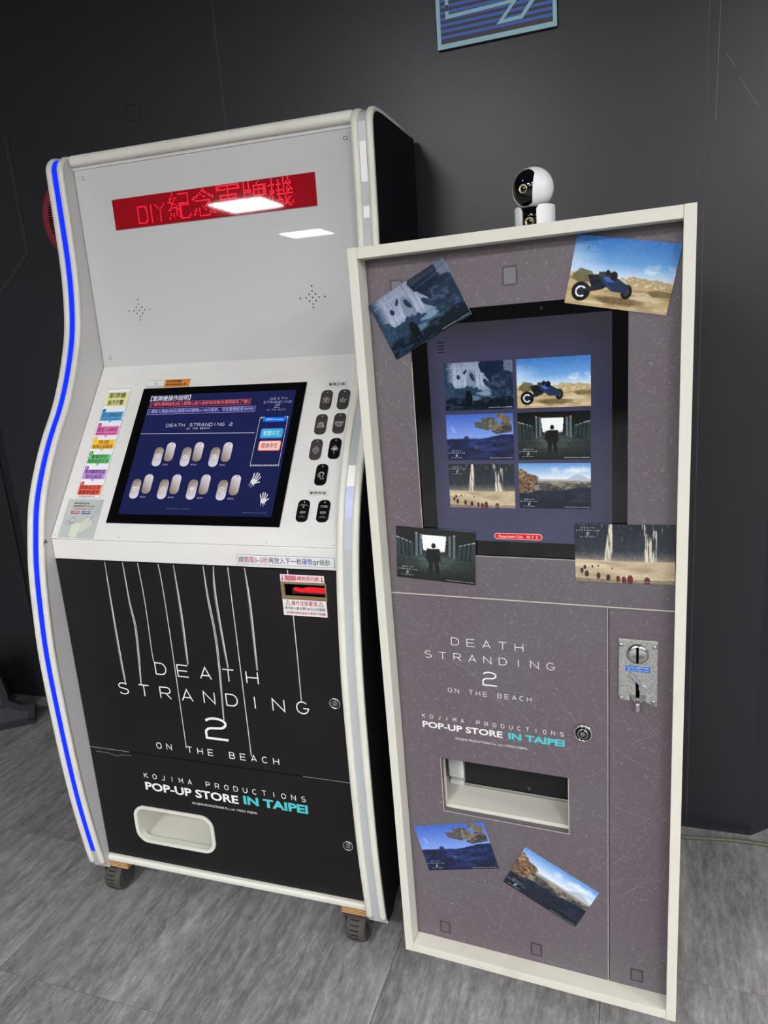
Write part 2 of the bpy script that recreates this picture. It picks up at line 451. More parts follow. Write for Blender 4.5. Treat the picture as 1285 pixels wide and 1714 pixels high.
def text_bitmap(body, rows=16):
    cu = bpy.data.curves.new('txt', 'FONT'); cu.body = body; cu.size = 1.0; cu.resolution_u = 4
    o = bpy.data.objects.new('txt', cu); COL.objects.link(o); bpy.context.view_layer.update()
    me = bpy.data.meshes.new_from_object(o.evaluated_get(bpy.context.evaluated_depsgraph_get()))
    me.calc_loop_triangles(); V = [v.co.copy() for v in me.vertices]; T = [tuple(t.vertices) for t in me.loop_triangles]
    bpy.data.objects.remove(o); bpy.data.curves.remove(cu); bpy.data.meshes.remove(me)
    if not V: return np.zeros((rows, rows), bool)
    x0 = min(v.x for v in V); x1 = max(v.x for v in V); y0 = min(v.y for v in V); y1 = max(v.y for v in V)
    p = (y1-y0)/rows; cols = max(1, round((x1-x0)/p)); B = np.zeros((rows, cols), bool)
    gx = x0+(np.arange(cols)+.5)*(x1-x0)/cols; gy = y1-(np.arange(rows)+.5)*p
    X, Y = np.meshgrid(gx, gy)
    for a, b, c in T:
        a, b, c = V[a], V[b], V[c]; den = (b.y-c.y)*(a.x-c.x)+(c.x-b.x)*(a.y-c.y)
        if abs(den) < 1e-12: continue
        l1 = ((b.y-c.y)*(X-c.x)+(c.x-b.x)*(Y-c.y))/den; l2 = ((c.y-a.y)*(X-c.x)+(a.x-c.x)*(Y-c.y))/den
        B |= (l1 >= -.01) & (l2 >= -.01) & (1-l1-l2 >= -.01)
    return B

# ------------------------------------------------------------------ painted pictures (printed photographs and screen pictures)
RNG = np.random.default_rng(3)
def vnoise(h, w_, cells, seed, stretch=1.0):
    r = np.random.default_rng(seed); cy = max(2, int(cells)); cx = max(2, int(cells*stretch*1.5))
    g = r.random((cy+2, cx+2)); y = np.linspace(0, cy, h); x = np.linspace(0, cx, w_)
    yi = y.astype(int); xi = x.astype(int); fy = (y-yi)[:, None]; fx = (x-xi)[None, :]
    fy = fy*fy*(3-2*fy); fx = fx*fx*(3-2*fx)
    a = g[yi][:, xi]; b = g[yi][:, xi+1]; c = g[yi+1][:, xi]; e = g[yi+1][:, xi+1]
    return a*(1-fx)*(1-fy)+b*fx*(1-fy)+c*(1-fx)*fy+e*fx*fy
def fbm(h, w_, cells, seed, octs=5, stretch=1.0):
    s = 0; a = 1; tot = 0
    for k in range(octs):
        s = s+a*vnoise(h, w_, cells*2**k, seed+k, stretch); tot += a; a *= .55
    return s/tot
def C3(c): c = c.lstrip('#'); return np.array([int(c[i:i+2], 16)/255 for i in (0, 2, 4)])
class Pic:
    def __init__(s, w_, h): s.w, s.h = w_, h; s.X, s.Y = np.meshgrid(np.linspace(0, 1, w_), np.linspace(0, 1, h)); s.im = np.zeros((h, w_, 3))
    def grad(s, stops, axis='y'):
        t = s.Y if axis == 'y' else s.X
        xs = [p for p, _ in stops]; cs = np.array([C3(c) for _, c in stops])
        for k in range(3): s.im[..., k] = np.interp(t, xs, cs[:, k])
        return s
    def blend(s, mask, col):
        mask = np.clip(mask, 0, 1)[..., None]; c = C3(col) if isinstance(col, str) else col
        s.im = s.im*(1-mask)+c*mask; return s
    def n(s, cells, seed, octs=5, st=1.0): return fbm(s.h, s.w, cells, seed, octs, st)
    def ell(s, cx, cy, rx, ry, seed=0, rag=.25, rot=0, soft=.08):
        dx, dy = s.X-cx, s.Y-cy; ca, sa = math.cos(rot), math.sin(rot)
        u = (dx*ca+dy*sa)/rx; v = (-dx*sa+dy*ca)/ry
        r = np.sqrt(u*u+v*v)+(s.n(7, seed, 4)-.5)*rag*2
        return np.clip((1-r)/soft, 0, 1)
    def poly(s, pts):
        m = np.zeros(s.X.shape, bool); n = len(pts)
        for i in range(n):
            x1, y1 = pts[i]; x2, y2 = pts[(i+1) % n]
            if y1 == y2: continue
            c = ((s.Y < y1) != (s.Y < y2)) & (s.X < (x2-x1)*(s.Y-y1)/(y2-y1)+x1); m ^= c
        return m.astype(float)
    def below(s, fy, soft=.01): return np.clip((s.Y-fy)/soft, 0, 1)
    def out(s, amt=.22):
        g = (s.n(26, 201, 3)-.5)*amt*2+(s.n(52, 211, 2)-.5)*amt*2
        L = s.im.mean(2, keepdims=True); k = np.clip((.62-L)*3, .12, 1)
        return np.clip(s.im*(1+g[..., None]*k), 0, 1)
    def person(s, cx, top, bot, col, pack=True):
        H = bot-top; W_ = H*.36*.68
        s.blend(s.ell(cx, top+H*.09, W_*.21, H*.09, 1, .05), col)
        s.blend(s.poly([(cx-W_*.6, top+H*.2), (cx+W_*.55, top+H*.18), (cx+W_*.62, top+H*.55), (cx+W_*.4, top+H*.62), (cx-W_*.45, top+H*.62), (cx-W_*.75, top+H*.5)]), col)
        s.blend(s.poly([(cx-W_*.42, top+H*.58), (cx-W_*.02, top+H*.6), (cx-W_*.12, bot), (cx-W_*.5, bot)]), col)
        s.blend(s.poly([(cx+W_*.02, top+H*.6), (cx+W_*.42, top+H*.58), (cx+W_*.5, bot), (cx+W_*.14, bot)]), col)
        return s

def pic_rocks(w_, h):
    p = Pic(w_, h); p.grad([(0, '#8791a6'), (.45, '#a9b4c8'), (.70, '#5c7690'), (1, '#101a26')])
    p.blend(.95*np.clip((.15-p.X)/.12, 0, 1), '#22364d'); p.blend(.5*np.clip((p.X-.55)/.3, 0, 1), '#2b4058')
    p.blend(p.below(.40+.20*(p.n(6, 5)-.5)+1.3*np.clip(p.X-.06, 0, .3), .02)*(p.X < .5), '#2c4259')
    p.blend(p.ell(.40, .40, .075, .25, 12, .2)*.6, '#5a7188'); p.blend(p.ell(.30, .68, .20, .17, 11, .5), '#26394f')
    for cx, cy, rx, ry, rot, sd in ((.21, .30, .035, .065, 0, 21), (.31, .20, .024, .06, .4, 22), (.415, .31, .030, .10, -.2, 23), (.635, .46, .035, .13, -.5, 24), (.53, .62, .05, .05, 0, 26)):
        p.blend(p.ell(cx, cy, rx, ry, sd, .55, rot), '#22344a')
    e = (p.n(8, 301)-.5)*.10
    X0 = p.X; p.X = p.X+e; p.blend(p.poly([(.48, -.1), (.86, -.1), (.90, .30), (.76, .62), (.70, .50), (.62, .34), (.54, .2)]), '#15233a'); p.X = X0
    p.blend(p.ell(.88, .55, .20, .36, 31, .35), '#1d2c40'); p.blend(np.clip((p.n(16, 33, 4, .6)-.52)*6, 0, 1)*(p.X > .66)*(p.Y > .25)*.6, '#3f5871')
    for x in (.19, .24, .27, .45, .52, .57, .60, .66): p.blend((np.abs(X0-x-.02*p.Y) < .0028)*(p.Y < .52)*.5, '#22334a')
    p.blend(p.ell(.58, .66, .12, .05, 41, .4, 0, .3)*.8, '#7d99b2')
    p.blend(p.below(.72+.10*(p.n(5, 6)-.5), .05), '#0f1925')
    p.blend((p.n(24, 9, 3, .3) > .60)*(p.Y > .70)*.5, '#34506b')
    p.blend(p.ell(.46, .76, .13, .07, 40, .4, 0, .6)*.7, '#7896b0')
    p.person(.36, .60, .93, '#080b10'); p.blend(p.poly([(.315, .60), (.385, .60), (.395, .76), (.305, .76)]), '#0c1016')
    return p.out()
def pic_buggy(w_, h):
    p = Pic(w_, h); p.grad([(0, '#3f77bf'), (.35, '#6ea3dc'), (.52, '#c6dcef'), (.55, '#d9e3e8'), (1, '#c9b48c')])
    p.blend(np.clip((.35-np.hypot(p.X, (p.Y-.35)*1.2))*3, 0, 1)*.6, '#dfeefa')
    cl = p.n(5, 50, 5, .6); p.blend(np.clip((cl-.55)*5, 0, .75)*np.clip(1-np.abs(p.Y-.42)*8, 0, 1), '#f4f8fb')
    p.blend(p.below(.53+.10*(p.n(9, 53)-.5)+.03*np.abs(p.X-.45), .01), '#b5a27c')
    p.blend(np.clip((p.n(26, 54, 3)-.5)*6, 0, 1)*(p.Y > .54)*(p.Y < .66)*.7, '#e8dcbb')
    p.blend(p.below(.64+.02*(p.n(8, 56)-.5), .02), '#c3ac80')
    p.blend(np.clip((p.n(14, 58, 5, .22)-.48)*4, 0, 1)*(p.Y > .64)*.6, '#8c7650')
    p.blend(np.clip((p.n(16, 59, 4, .2)-.52)*5, 0, 1)*(p.Y > .68)*.7, '#e3d6b4')
    p.blend(p.ell(.12, .58, .13, .09, 61, .6)*.8, '#5a5335'); p.blend(p.ell(.9, .72, .16, .05, 62, .5)*.7, '#5e5436')
    p.blend(p.ell(.52, .88, .26, .07, 63, .3, 0, .3)*.7, '#5c4a30')
    p.blend(p.ell(.14, .80, .095, .145, 1, .04), '#0e1013'); r = np.hypot((p.X-.14)/.05, (p.Y-.80)/.075)
    p.blend((np.abs(r-.95) < .16)*(((p.X-.14) < .03) | (np.abs(p.Y-.8) > .05)), '#e9f3ff'); p.blend((r < .8), '#23272c')
    p.blend(p.ell(.58, .74, .055, .11, 2, .05), '#131518'); p.blend(p.ell(.58, .74, .03, .06, 2, .05), '#3a3c3e')
    for q, c in (([(.18, .55), (.40, .52), (.42, .66), (.34, .74), (.26, .78), (.22, .68)], '#151c28'), ([(.30, .58), (.46, .55), (.60, .66), (.56, .76), (.44, .76), (.36, .68)], '#243350'),
                 ([(.16, .76), (.30, .66), (.34, .72), (.22, .80)], '#22262c'), ([(.33, .56), (.39, .55), (.45, .62), (.38, .63)], '#3f62b0'), ([(.28, .49), (.40, .48), (.41, .55), (.29, .56)], '#3d3f35')):
        p.blend(p.poly(q), c)
    p.blend(p.ell(.43, .53, .04, .07, 3, .2), '#14161b'); p.blend(p.ell(.37, .50, .025, .05, 3, .2), '#14161b')
    return p.out()
def pic_hangar(w_, h):
    p = Pic(w_, h); p.grad([(0, '#101413'), (.45, '#15191a'), (.55, '#33413f'), (.75, '#2a3534'), (1, '#0c0f10')])
    p.blend(.55*np.clip(np.abs(p.X-.5)*2.2-.35, 0, 1)*(p.Y > .5), '#0a0e10')
    for s_ in (0, 1):
        f = (lambda x: x) if s_ == 0 else (lambda x: 1-x)
        p.blend(p.poly([(f(-.02), .18), (f(.22), .28), (f(.22), .48), (f(-.02), .62)]), '#2a3637')
        p.blend(p.poly([(f(.0), .19), (f(.20), .285), (f(.20), .295), (f(.0), .21)]), '#9fb0b2')
        for x in (.05, .10, .15): p.blend(p.poly([(f(x), .22), (f(x+.012), .22), (f(x+.03), .55), (f(x+.01), .56)]), '#0c1011')
        p.blend(p.poly([(f(.25), .08), (f(.33), .12), (f(.33), .5), (f(.25), .56)]), '#56686b'); p.blend(p.poly([(f(.28), .1), (f(.30), .1), (f(.30), .52), (f(.28), .53)]), '#141a1c')
        p.blend(p.ell(f(.26), .11, .012, .018, 1, .05), '#d8603a')
    p.blend(p.poly([(.33, .13), (.64, .13), (.62, .42), (.35, .42)]), '#f4f7f4'); p.blend(p.ell(.48, .4, .16, .08, 4, .3, 0, .6)*.8, '#e4ece8')
    p.blend(p.ell(.48, .62, .26, .22, 4, .2, 0, 1.2)*.45, '#7f9390')
    for a in (-.8, -.4, .1, .5, .9): p.blend((np.abs(p.X-.48-a*(p.Y-.45)) < .0035)*(p.Y > .48)*.6, '#0e1314')
    for y in (.55, .64, .78): p.blend((np.abs(p.Y-y) < .005)*.5, '#12181a')
    p.person(.48, .27, .86, '#07090a'); return p.out()
def pic_desert(w_, h):
    p = Pic(w_, h); p.grad([(0, '#1a222b'), (.45, '#2a323c'), (.60, '#77706a'), (.64, '#c4b395'), (1, '#8e7c62')])
    st = fbm(h, w_, 3, 71, 5, 22)
    for cx, w0, top, bot, k in ((.36, .05, .0, .62, 1), (.74, .06, .0, .62, -1), (.80, .04, .1, .62, 1)):
        hw = w0*(.45+.9*p.Y); m = np.clip((hw-np.abs(p.X-cx+.05*(p.Y-.3)*k))/.01, 0, 1)*(p.Y < bot)*(p.Y > top)
        p.blend(m*np.clip((st-.42)*7, 0, 1), '#ded6c3')
    p.blend(np.clip((st-.62)*9, 0, 1)*(p.Y < .16)*(p.X > .55)*(p.X < .9), '#d5ccb8'); p.blend(np.clip((st-.68)*9, 0, 1)*(p.Y < .28)*.6, '#a9a294')
    p.blend(p.below(.62+.05*(p.n(3, 75)-.5)-.04*np.abs(p.X-.5)), '#c3b292')
    p.blend(np.clip((p.n(8, 78, 5, .3)-.5)*4, 0, 1)*(p.Y > .64)*.55, '#8d7b60'); p.blend(np.clip((p.n(10, 79, 5, .3)-.55)*5, 0, 1)*(p.Y > .62)*.5, '#e8dcc0')
    p.blend(p.below(.93)*.4, '#2c241f')
    for x, y, s_ in ((.07, .80, .05), (.10, .74, .04), (.12, .85, .055), (.24, .88, .06), (.34, .91, .06), (.44, .92, .06), (.50, .94, .07), (.56, .94, .08), (.73, .96, .08), (.18, .72, .025), (.24, .71, .02), (.38, .75, .02)):
        p.blend(p.ell(x, y, s_*.38, s_, int(x*99), .25), '#5c2620' if x > .4 else '#33231f')
    return p.out()
def pic_blue(w_, h):
    p = Pic(w_, h); p.grad([(0, '#4165c0'), (.5, '#7f9fe6'), (.55, '#6f8fdc'), (1, '#0d1428')])
    hl = .52+.06*(p.n(4, 80)-.5)-.30*np.clip(p.X-.62, 0, .2)
    p.blend(p.below(hl), '#141f45'); p.blend(np.clip((p.n(12, 83, 5, .3)-.5)*7, 0, 1)*(p.Y > hl)*.6, '#2c4488'); p.blend(np.clip((p.n(18, 86, 4, .3)-.55)*7, 0, 1)*(p.Y > hl)*.5, '#0a1022'); p.blend(p.below(.8, .3)*.7, '#090e1e')
    for q, c in (([(.42, .18), (.52, .16), (.56, .08), (.72, .08), (.78, .2), (.78, .32), (.62, .36), (.44, .28)], '#55564f'), ([(.74, .02), (.84, .0), (.98, .12), (.94, .24), (.84, .20)], '#6b6250'),
                 ([(.68, .38), (.86, .18), (.98, .24), (.98, .4), (.75, .44)], '#3b3a3c'), ([(.68, .26), (.9, .22), (.72, .38)], '#7c6a4e'), ([(.26, .5), (.30, .46), (.34, .5), (.34, .54), (.26, .54)], '#2a3660'),
                 ([(.07, .28), (.10, .26), (.15, .40), (.10, .40)], '#9db1e6')): p.blend(p.poly(q)*(.6 if c == '#9db1e6' else 1), c)
    p.blend(np.clip((p.n(18, 88, 3)-.55)*6, 0, 1)*p.poly([(.44, .08), (.98, .0), (.98, .4), (.66, .4)])*(p.Y < .4)*(p.im.sum(2) < 1.25)*.5, '#a69a7e')
    p.blend(p.ell(.45, .72, .03, .04, 5, .3), '#3a4a6a'); return p.out()
def pic_valley(w_, h):
    p = Pic(w_, h); p.grad([(0, '#5f93d6'), (.20, '#a9c8ea'), (.34, '#eaf0f4'), (1, '#10161f')])
    p.blend(p.ell(.80, .16, .40, .10, 91, .7, 0, .9)*.8, '#f3f6f8')
    pk = .12*np.clip(1-np.abs(p.X-.83)/.14, 0, 1)
    p.blend(p.below(.33+.03*(p.n(5, 92)-.5)-pk, .02), '#b4bfca')
    p.blend(p.below(.38+.05*(p.n(6, 93)-.5)), '#8a857e'); p.blend(p.below(.43+.06*(p.n(6, 95)-.5)), '#4c4a49')
    p.blend(np.clip((p.n(14, 97, 5, .4)-.50)*7, 0, 1)*(p.Y > .40)*(p.Y < .66)*.75, '#a59680')
    p.blend(np.clip((p.n(22, 98, 4, .5)-.52)*8, 0, 1)*(p.Y > .42)*(p.Y < .7)*.6, '#2a2724')
    hl = .58+.16*(p.n(4, 98)-.5)-.16*np.clip(p.X-.55, 0, 1)
    p.blend(p.below(hl, .05), '#131c2c'); p.blend(np.clip((p.n(12, 99, 5, .4)-.52)*6, 0, 1)*(p.Y > hl)*.35, '#33435f')
    e = (p.n(9, 101)-.5)*.12
    cl = np.clip((.34-.62*(p.Y-.18)*.55-.0+e-p.X)/.015, 0, 1)*(p.Y > .10+.75*p.X+e)*(p.Y < .66)
    p.blend(cl, '#6e573f'); p.blend(cl*np.clip((p.n(20, 103, 4)-.48)*6, 0, 1)*.8, '#b3946c'); p.blend(cl*np.clip((p.n(24, 104, 4)-.54)*7, 0, 1)*.8, '#33281f')
    for x in (.14, .185): p.blend((np.abs(p.X-x) < .012)*(p.Y > .22)*(p.Y < .33)*(1-cl), '#93a5ba')
    p.blend(p.below(.82, .25)*.7, '#0a1120'); p.blend(p.ell(.70, .70, .05, .14, 7, .2)*.6, '#0c1420'); return p.out()
PICS = {'rocks': pic_rocks, 'buggy': pic_buggy, 'hangar': pic_hangar, 'desert': pic_desert, 'blue': pic_blue, 'valley': pic_valley}

def picture_mesh(name, im, F, a0, a1, b0, b1, mat, parent=None, thick=0.0, bend=None, place=None, gain=1.0):
    h, w_ = im.shape[:2]
    A = np.linspace(a0, a1, w_); B = np.linspace(b1, b0, h); AA, BB = np.meshgrid(A, B)
    DD = bend((AA-a0)/(a1-a0), (b1-BB)/(b1-b0)) if bend else np.zeros_like(AA)
    if place:
        (cx, cy, ang) = place; ca, sa = math.cos(ang), math.sin(ang); AA, BB = cx+AA*ca-BB*sa, cy+AA*sa+BB*ca
    O, Av, Bv, Dv = (np.array(q) for q in (F.O, F.A, F.B, F.D))
    def pts(off): return (O[None, None]+AA[..., None]*Av+BB[..., None]*Bv+(DD+off)[..., None]*Dv).reshape(-1, 3)
    idx = np.arange(h*w_).reshape(h, w_)
    q = np.stack([idx[:-1, :-1], idx[1:, :-1], idx[1:, 1:], idx[:-1, 1:]], -1).reshape(-1, 4)
    V = pts(thick); FC = q
    if thick > 0:
        n = h*w_; V = np.concatenate([V, pts(0)]); FC = np.concatenate([q, q[:, ::-1]+n])
        ring = np.concatenate([idx[0, :], idx[1:, -1], idx[-1, -2::-1], idx[-2:0:-1, 0]]); nx = np.roll(ring, -1)
        FC = np.concatenate([FC, np.stack([ring, nx, nx+n, ring+n], -1)])
    me = bpy.data.meshes.new(name); me.vertices.add(len(V)); me.vertices.foreach_set('co', V.ravel().astype(np.float32))
    me.loops.add(FC.size); me.loops.foreach_set('vertex_index', FC.ravel().astype(np.int32))
    me.polygons.add(len(FC)); me.polygons.foreach_set('loop_start', (np.arange(len(FC))*4).astype(np.int32))
    me.update(calc_edges=True); me.validate()
    ca_ = me.color_attributes.new('print', 'FLOAT_COLOR', 'POINT')
    c = im.reshape(-1, 3); c = np.where(c <= .04045, c/12.92, ((c+.055)/1.055)**2.4)*gain
    c = np.concatenate([c, np.ones((len(c), 1))], 1)
    if thick > 0: c = np.concatenate([c, np.tile([[.6, .6, .6, 1]], (len(c), 1))])
    ca_.data.foreach_set('color', c.ravel().astype(np.float32))
    me.materials.append(mat); me.shade_smooth() if bend else None
    o = bpy.data.objects.new(name, me); return link(o, parent)
# ================================================================== STRUCTURE
WY = 1.878
# floor: vinyl planks laid on a joint-coloured base, long side along y
fl = MB().box(-8.0, 6.0, -9.0, 4.0, -0.06, -0.0025).build('floor', M['floor_joint']); structure(fl)
PW, PL = 0.4575, 1.22
plank_mesh = None
for i in range(-6, 5):
    x0 = -0.508+i*PW
    off = {0: 1.364, -1: 0.72, -2: 1.0, 1: 1.364}.get(i, 0.37*(i % 3)+0.2)
    j0 = math.floor((0.2-off)/PL)
    for j in range(j0, j0+4):
        y0 = off+j*PL
        if y0 > 2.3 or y0+PL < 0.3: continue
        if plank_mesh is None:
            q = MB().box(0.0007, PW-0.0007, 0.0007, PL-0.0007, -0.0025, 0.0)
            o = q.build('plank', M['floor'], fl); plank_mesh = o.data
        else: o = link(bpy.data.objects.new('plank', plank_mesh), fl)
        o.location = (x0, y0, 0)
# the rest of the floor behind the camera, one sheet at the same height
MB().box(-8.0, 6.0, -9.0, -0.60, -0.0025, 0.0).build('floor_sheet', M['floor'], fl)
rest = MB()
rest.box(-8.0, -0.508-6*PW, -0.60, 4.0, -0.0025, -0.0002); rest.box(-0.508+5*PW, 6.0, -0.60, 4.0, -0.0025, -0.0002)
rest.build('floor_sheet', M['floor'], fl)

WF = Frame((0, WY, 0), (1, 0, 0), (0, 0, 1), (0, -1, 0))
XL, XR, WH = -2.012, 0.322, CEIL
wall = MB()
outl = [(XL+.004, WY+.012), (XR-.004, WY+.012), (XR+.36, WY+.31), (XR+.36, WY+.36), (XL-.36, WY+.36), (XL-.36, WY+.31)]
n_ = len(outl); wall.add([(x, y, 0) for x, y in outl]+[(x, y, WH) for x, y in outl],
    [(i, (i+1) % n_, (i+1) % n_+n_, i+n_) for i in range(n_)]+[tuple(range(n_, 2*n_)), tuple(reversed(range(n_)))])
wall = wall.build('wall_back', M['wall_backing']); structure(wall)
for a, b in ((XL, -1.0250), (-1.0238, 0.1588), (0.1600, XR)):
    bevel(MB().box(a, b, WY, WY+.012, 0.0, WH).build('wall_panel', M['wall'], wall), .0006, 1)
def slab(name, p, q, th, parent):
    p = Vector((p[0], p[1], 0)); q = Vector((q[0], q[1], 0)); t = (q-p).normalized(); nn = Vector((-t.y, t.x, 0))*th
    v = [p, q, q+nn, p+nn]; v = v+[a+Vector((0, 0, WH)) for a in v]
    return mesh_obj(name, v, [(3, 2, 1, 0), (4, 5, 6, 7), (0, 1, 5, 4), (1, 2, 6, 5), (2, 3, 7, 6), (3, 0, 4, 7)], M['wall'], parent)
slab('wall_panel', (XR, WY+.0004), (XR+.36, WY+.30), .012, wall)
slab('wall_panel', (XL-.36, WY+.30), (XL, WY+.0004), .012, wall)
wl = MB().box(-8.0, XL-.35, WY+.285, WY+.35, 0, WH).build('wall_left', M['wall']); structure(wl)
wr = MB().box(XR+.352, 6.0, WY+.285, WY+.35, 0, WH).build('wall_right', M['wall']); structure(wr)
# printed line marks on the wall boards
mk = MB()
ribbon(mk, WF, rrect(-1.331, -1.2845, 2.034, 2.074), .0022, .0004, True)
mk.build('line_mark', M['groove'], wall)
fi = MB(); fi.add([WF.p(a, b, .0003) for a, b in [(-1.776, 2.064), (-1.776, 1.735), (-1.905, 1.615), (-1.905, 1.645), (-1.756, 1.7285+.0), (-1.756, 2.064)]], [])
band = [(-1.776, 2.066), (-1.776, 1.737), (-1.905, 1.640), (-2.0, 1.575), (-2.0, 1.548), (-1.895, 1.618), (-1.756, 1.729), (-1.756, 2.066)]
plate(WF, list(reversed(band)) if sum(band[i][0]*band[(i+1) % 8][1]-band[(i+1) % 8][0]*band[i][1] for i in range(8)) < 0 else band, (), 0.0, .0003).build('line_mark', M['groove_fill'], wall)
mk = MB(); ribbon(mk, WF, band, .0028, .0006, True); mk.build('line_mark', M['groove'], wall)
for xx in (-1.0244, .1594):
    mk = MB(); ribbon(mk, WF, [(xx, .02), (xx, WH-.01)], .0013, .0003); mk.build('seam_line', ink('#5d5c61'), wall)
mk = MB(); ribbon(mk, WF, [(.181, 2.03), (.1795, 1.9), (.178, 1.80)], .0011, .0003)
ribbon(mk, WF, [(.195, 1.93), (.215, 1.90)], .0008, .0003); ribbon(mk, WF, [(.222, 1.88), (.262, 1.815)], .0008, .0003)
mk.build('scratch_mark', ink('#67666b'), wall)

ceil = MB().box(-8.0, 6.0, -9.0, 4.0, CEIL, CEIL+.08).build('ceiling', base_mat('ceiling_grey', '#77777a', 0.9)); structure(ceil)
proto = None
lamp_words = {0: 'square white ceiling light panel mirrored in the red number board of the tall machine', 1: 'square white ceiling light panel mirrored in the blank white board below the red display'}
frm = MB(); FZ = Frame((0, 0, 0), (1, 0, 0), (0, -1, 0), (0, 0, -1))
for k, (x, y) in enumerate(LAMPS):
    t = thing('ceiling_light', lamp_words.get(k, 'square white ceiling light panel behind the camera, seen in no mirror'), 'light', (x, y, CEIL-.004), group='ceiling light panels')
    if proto is None:
        a = plate(FZ, rrect(-.31, .31, -.31, .31), [list(reversed(rrect(-.29, .29, -.29, .29)))], -.003, .012).build('frame', base_mat('lamp_frame', '#dddddd', .5), t)
        b = MB().box(-.29, .29, -.29, .29, -.004, .002).build('diffuser', base_mat('lamp_diffuser', '#ffffff', .6, emit='#fdfdff', es=LIGHT_STRENGTH), t)
        proto = (a, b)
    else:
        for s in proto: c = s.copy(); link(c, t)

# ================================================================== WALL SIGN
SZ0, SZ1, SX0, SX1 = 2.046, 2.36, -.4315, -.1565
SF = Frame((0, WY-.001, 0), (1, 0, 0), (0, 0, 1), (0, -1, 0))
sg = thing('wall_sign', 'blue striped wall sign with pale cyan border and zigzag, high above the camera', 'sign', ((SX0+SX1)/2, WY, SZ0))
def at_world(o, parent):
    o.parent = parent; o.matrix_parent_inverse = Matrix.Translation(parent.location).inverted(); return o
def sgp(name, mb, mat): return at_world(mb.build(name, mat), sg)
sgp('board', MB().box(SX0, SX1, WY-.010, WY-.001, SZ0, SZ1), M['sign_dark'])
sgp('border', plate(SF, rrect(SX0-.0005, SX1+.0005, SZ0-.0005, SZ1), [list(reversed(rrect(SX0+.0085, SX1-.0085, SZ0+.010, SZ1-.01)))], .009, .0105), M['sign_frame'])
for k in range(22):
    z = 2.0665+k*.0128
    if z+.007 > SZ1-.01: break
    sgp('stripe', plate(SF, rrect(SX0+.0085, SX1-.0085, z, z+.0068), (), .009, .0098), M['sign_blue'])
mb = MB()
for st in ([(-.4055, 2.24), (-.4058, 2.131)], [(-.4061, 2.1265), (-.4061, 2.1105), (-.2480, 2.1139), (-.2834, 2.0769), (-.2343, 2.0783), (-.19, 2.128), (-.19, 2.24), (-.4055, 2.26)]):
    ribbon(mb, SF, st, .0082, .0112)
    for (x, z) in (st[0], st[-1]): plate(SF, circ(x, z, .0041, 10), (), .0105, .0112, mb)
sgp('zigzag_line', mb, M['sign_frame'])

# ================================================================== DARK CABINET FOOT AT LEFT EDGE
ft = [(-.62, .0), (-.02, .0), (-.008, .072), (-.05, .078), (-.078, .10), (-.095, .112), (-.095, .150), (-.118, .30), (-.13, .36), (-.62, .36)]
ftr = [(a, b) for a, b in ft]
fdir = Vector((.80, .60, 0)).normalized(); fn = Vector((fdir.y, -fdir.x, 0))
FF = Frame((0, 0, 0), fdir, (0, 0, 1), fn)
foot = thing('cabinet_foot', 'dark grey flared cabinet foot with raised border standing in the shadow by the wall', 'cabinet', (-2.235, 1.985, 0))
plate(FF, ftr, (), -.04, 0.0).build('side_board', base_mat('foot_face', '#3c3a40', .55), foot)
rim = MB(); ribbon(rim, FF, [(a-.012 if a > -.6 else a, b+(.018 if b < .01 else 0)) for a, b in ft[1:9]], .024, .004)
ribbon(rim, FF, [(-.62, .014), (-.02, .014)], .028, .004)
ribbon(rim, FF, [(-.62, .098), (-.10, .098)], .014, .003)
rim.build('raised_border', base_mat('foot_border', '#232127', .5), foot)

# ================================================================== ROUND SPEAKER ON THE WALL
spk = thing('wall_speaker', 'round dark red slotted speaker on the wall, mostly hidden behind the white machine', 'speaker', (-1.5514, WY, 1.8105))
MB().lathe([(.114, .001), (.118, .006), (.118, .016), (.110, .0185), (.092, .0185)], (0, 0, 0), 'y', 64).build('cover', base_mat('speaker_red', '#7c2434', .45), spk)
for k in range(-12, 13):
    z = k*.0070; hw_ = math.sqrt(max(0, .092**2-z*z))
    if hw_ > .02: MB().box(-hw_, hw_, -.0200, -.0187, z-.0016, z+.0016).build('slot', M['void'], spk)
# ================================================================== CABLE
cb = MB().tube([(-.12, 1.80, .0055), (.0, 1.815, .0055), (.144, 1.826, .0055), (.19, 1.830, .0055), (.22, 1.836, .0055), (.279, 1.842, .0055), (.32, 1.8425, .0055), (.40, 1.842, .0055), (.55, 1.86, .0055), (.9, 1.86, .0055)], .0052, 10).build('power_cable', M['cable_green'], None, True)
tag(cb, 'thick olive green cable lying on the floor along the dark wall', 'cable')

# ================================================================== TALL ENGRAVING MACHINE
RMm = Matrix(((0.9997532801828658, -0.015707317311820675, 0.015705379539064146, -.94), (0.015705379539064146, 0.9998766324816606, 0.00024671981713422146, 1.25),
              (-0.015707317311820675, 0.0, 0.9998766324816606, 0.0), (0, 0, 0, 1)))
mach = thing('engraving_machine', 'tall white dog tag machine with curved sides, blue light strip and black lower doors', 'machine')
mach.matrix_world = RMm
KFl = Frame((0, .027, 0), (1, 0, 0), (0, 0, 1), (0, -1, 0))
AF = Frame((0, .303, 0), (1, 0, 0), (0, 0, 1), (0, -1, 0))
CF = Frame((0, .024, .995), (1, 0, 0), (0, .5945, .8041), (0, -.8041, .5945))
prof = [(.003, .108), (-.006, .17), (-.020, .30), (-.028, .44), (-.032, .60), (-.032, .72), (-.026, .815), (-.015, .92), (.001, 1.0), (.024, 1.08), (.063, 1.16), (.104, 1.226),
        (.152, 1.292), (.196, 1.372), (.231, 1.457), (.249, 1.543), (.257, 1.627), (.259, 1.72), (.260, 1.815)]
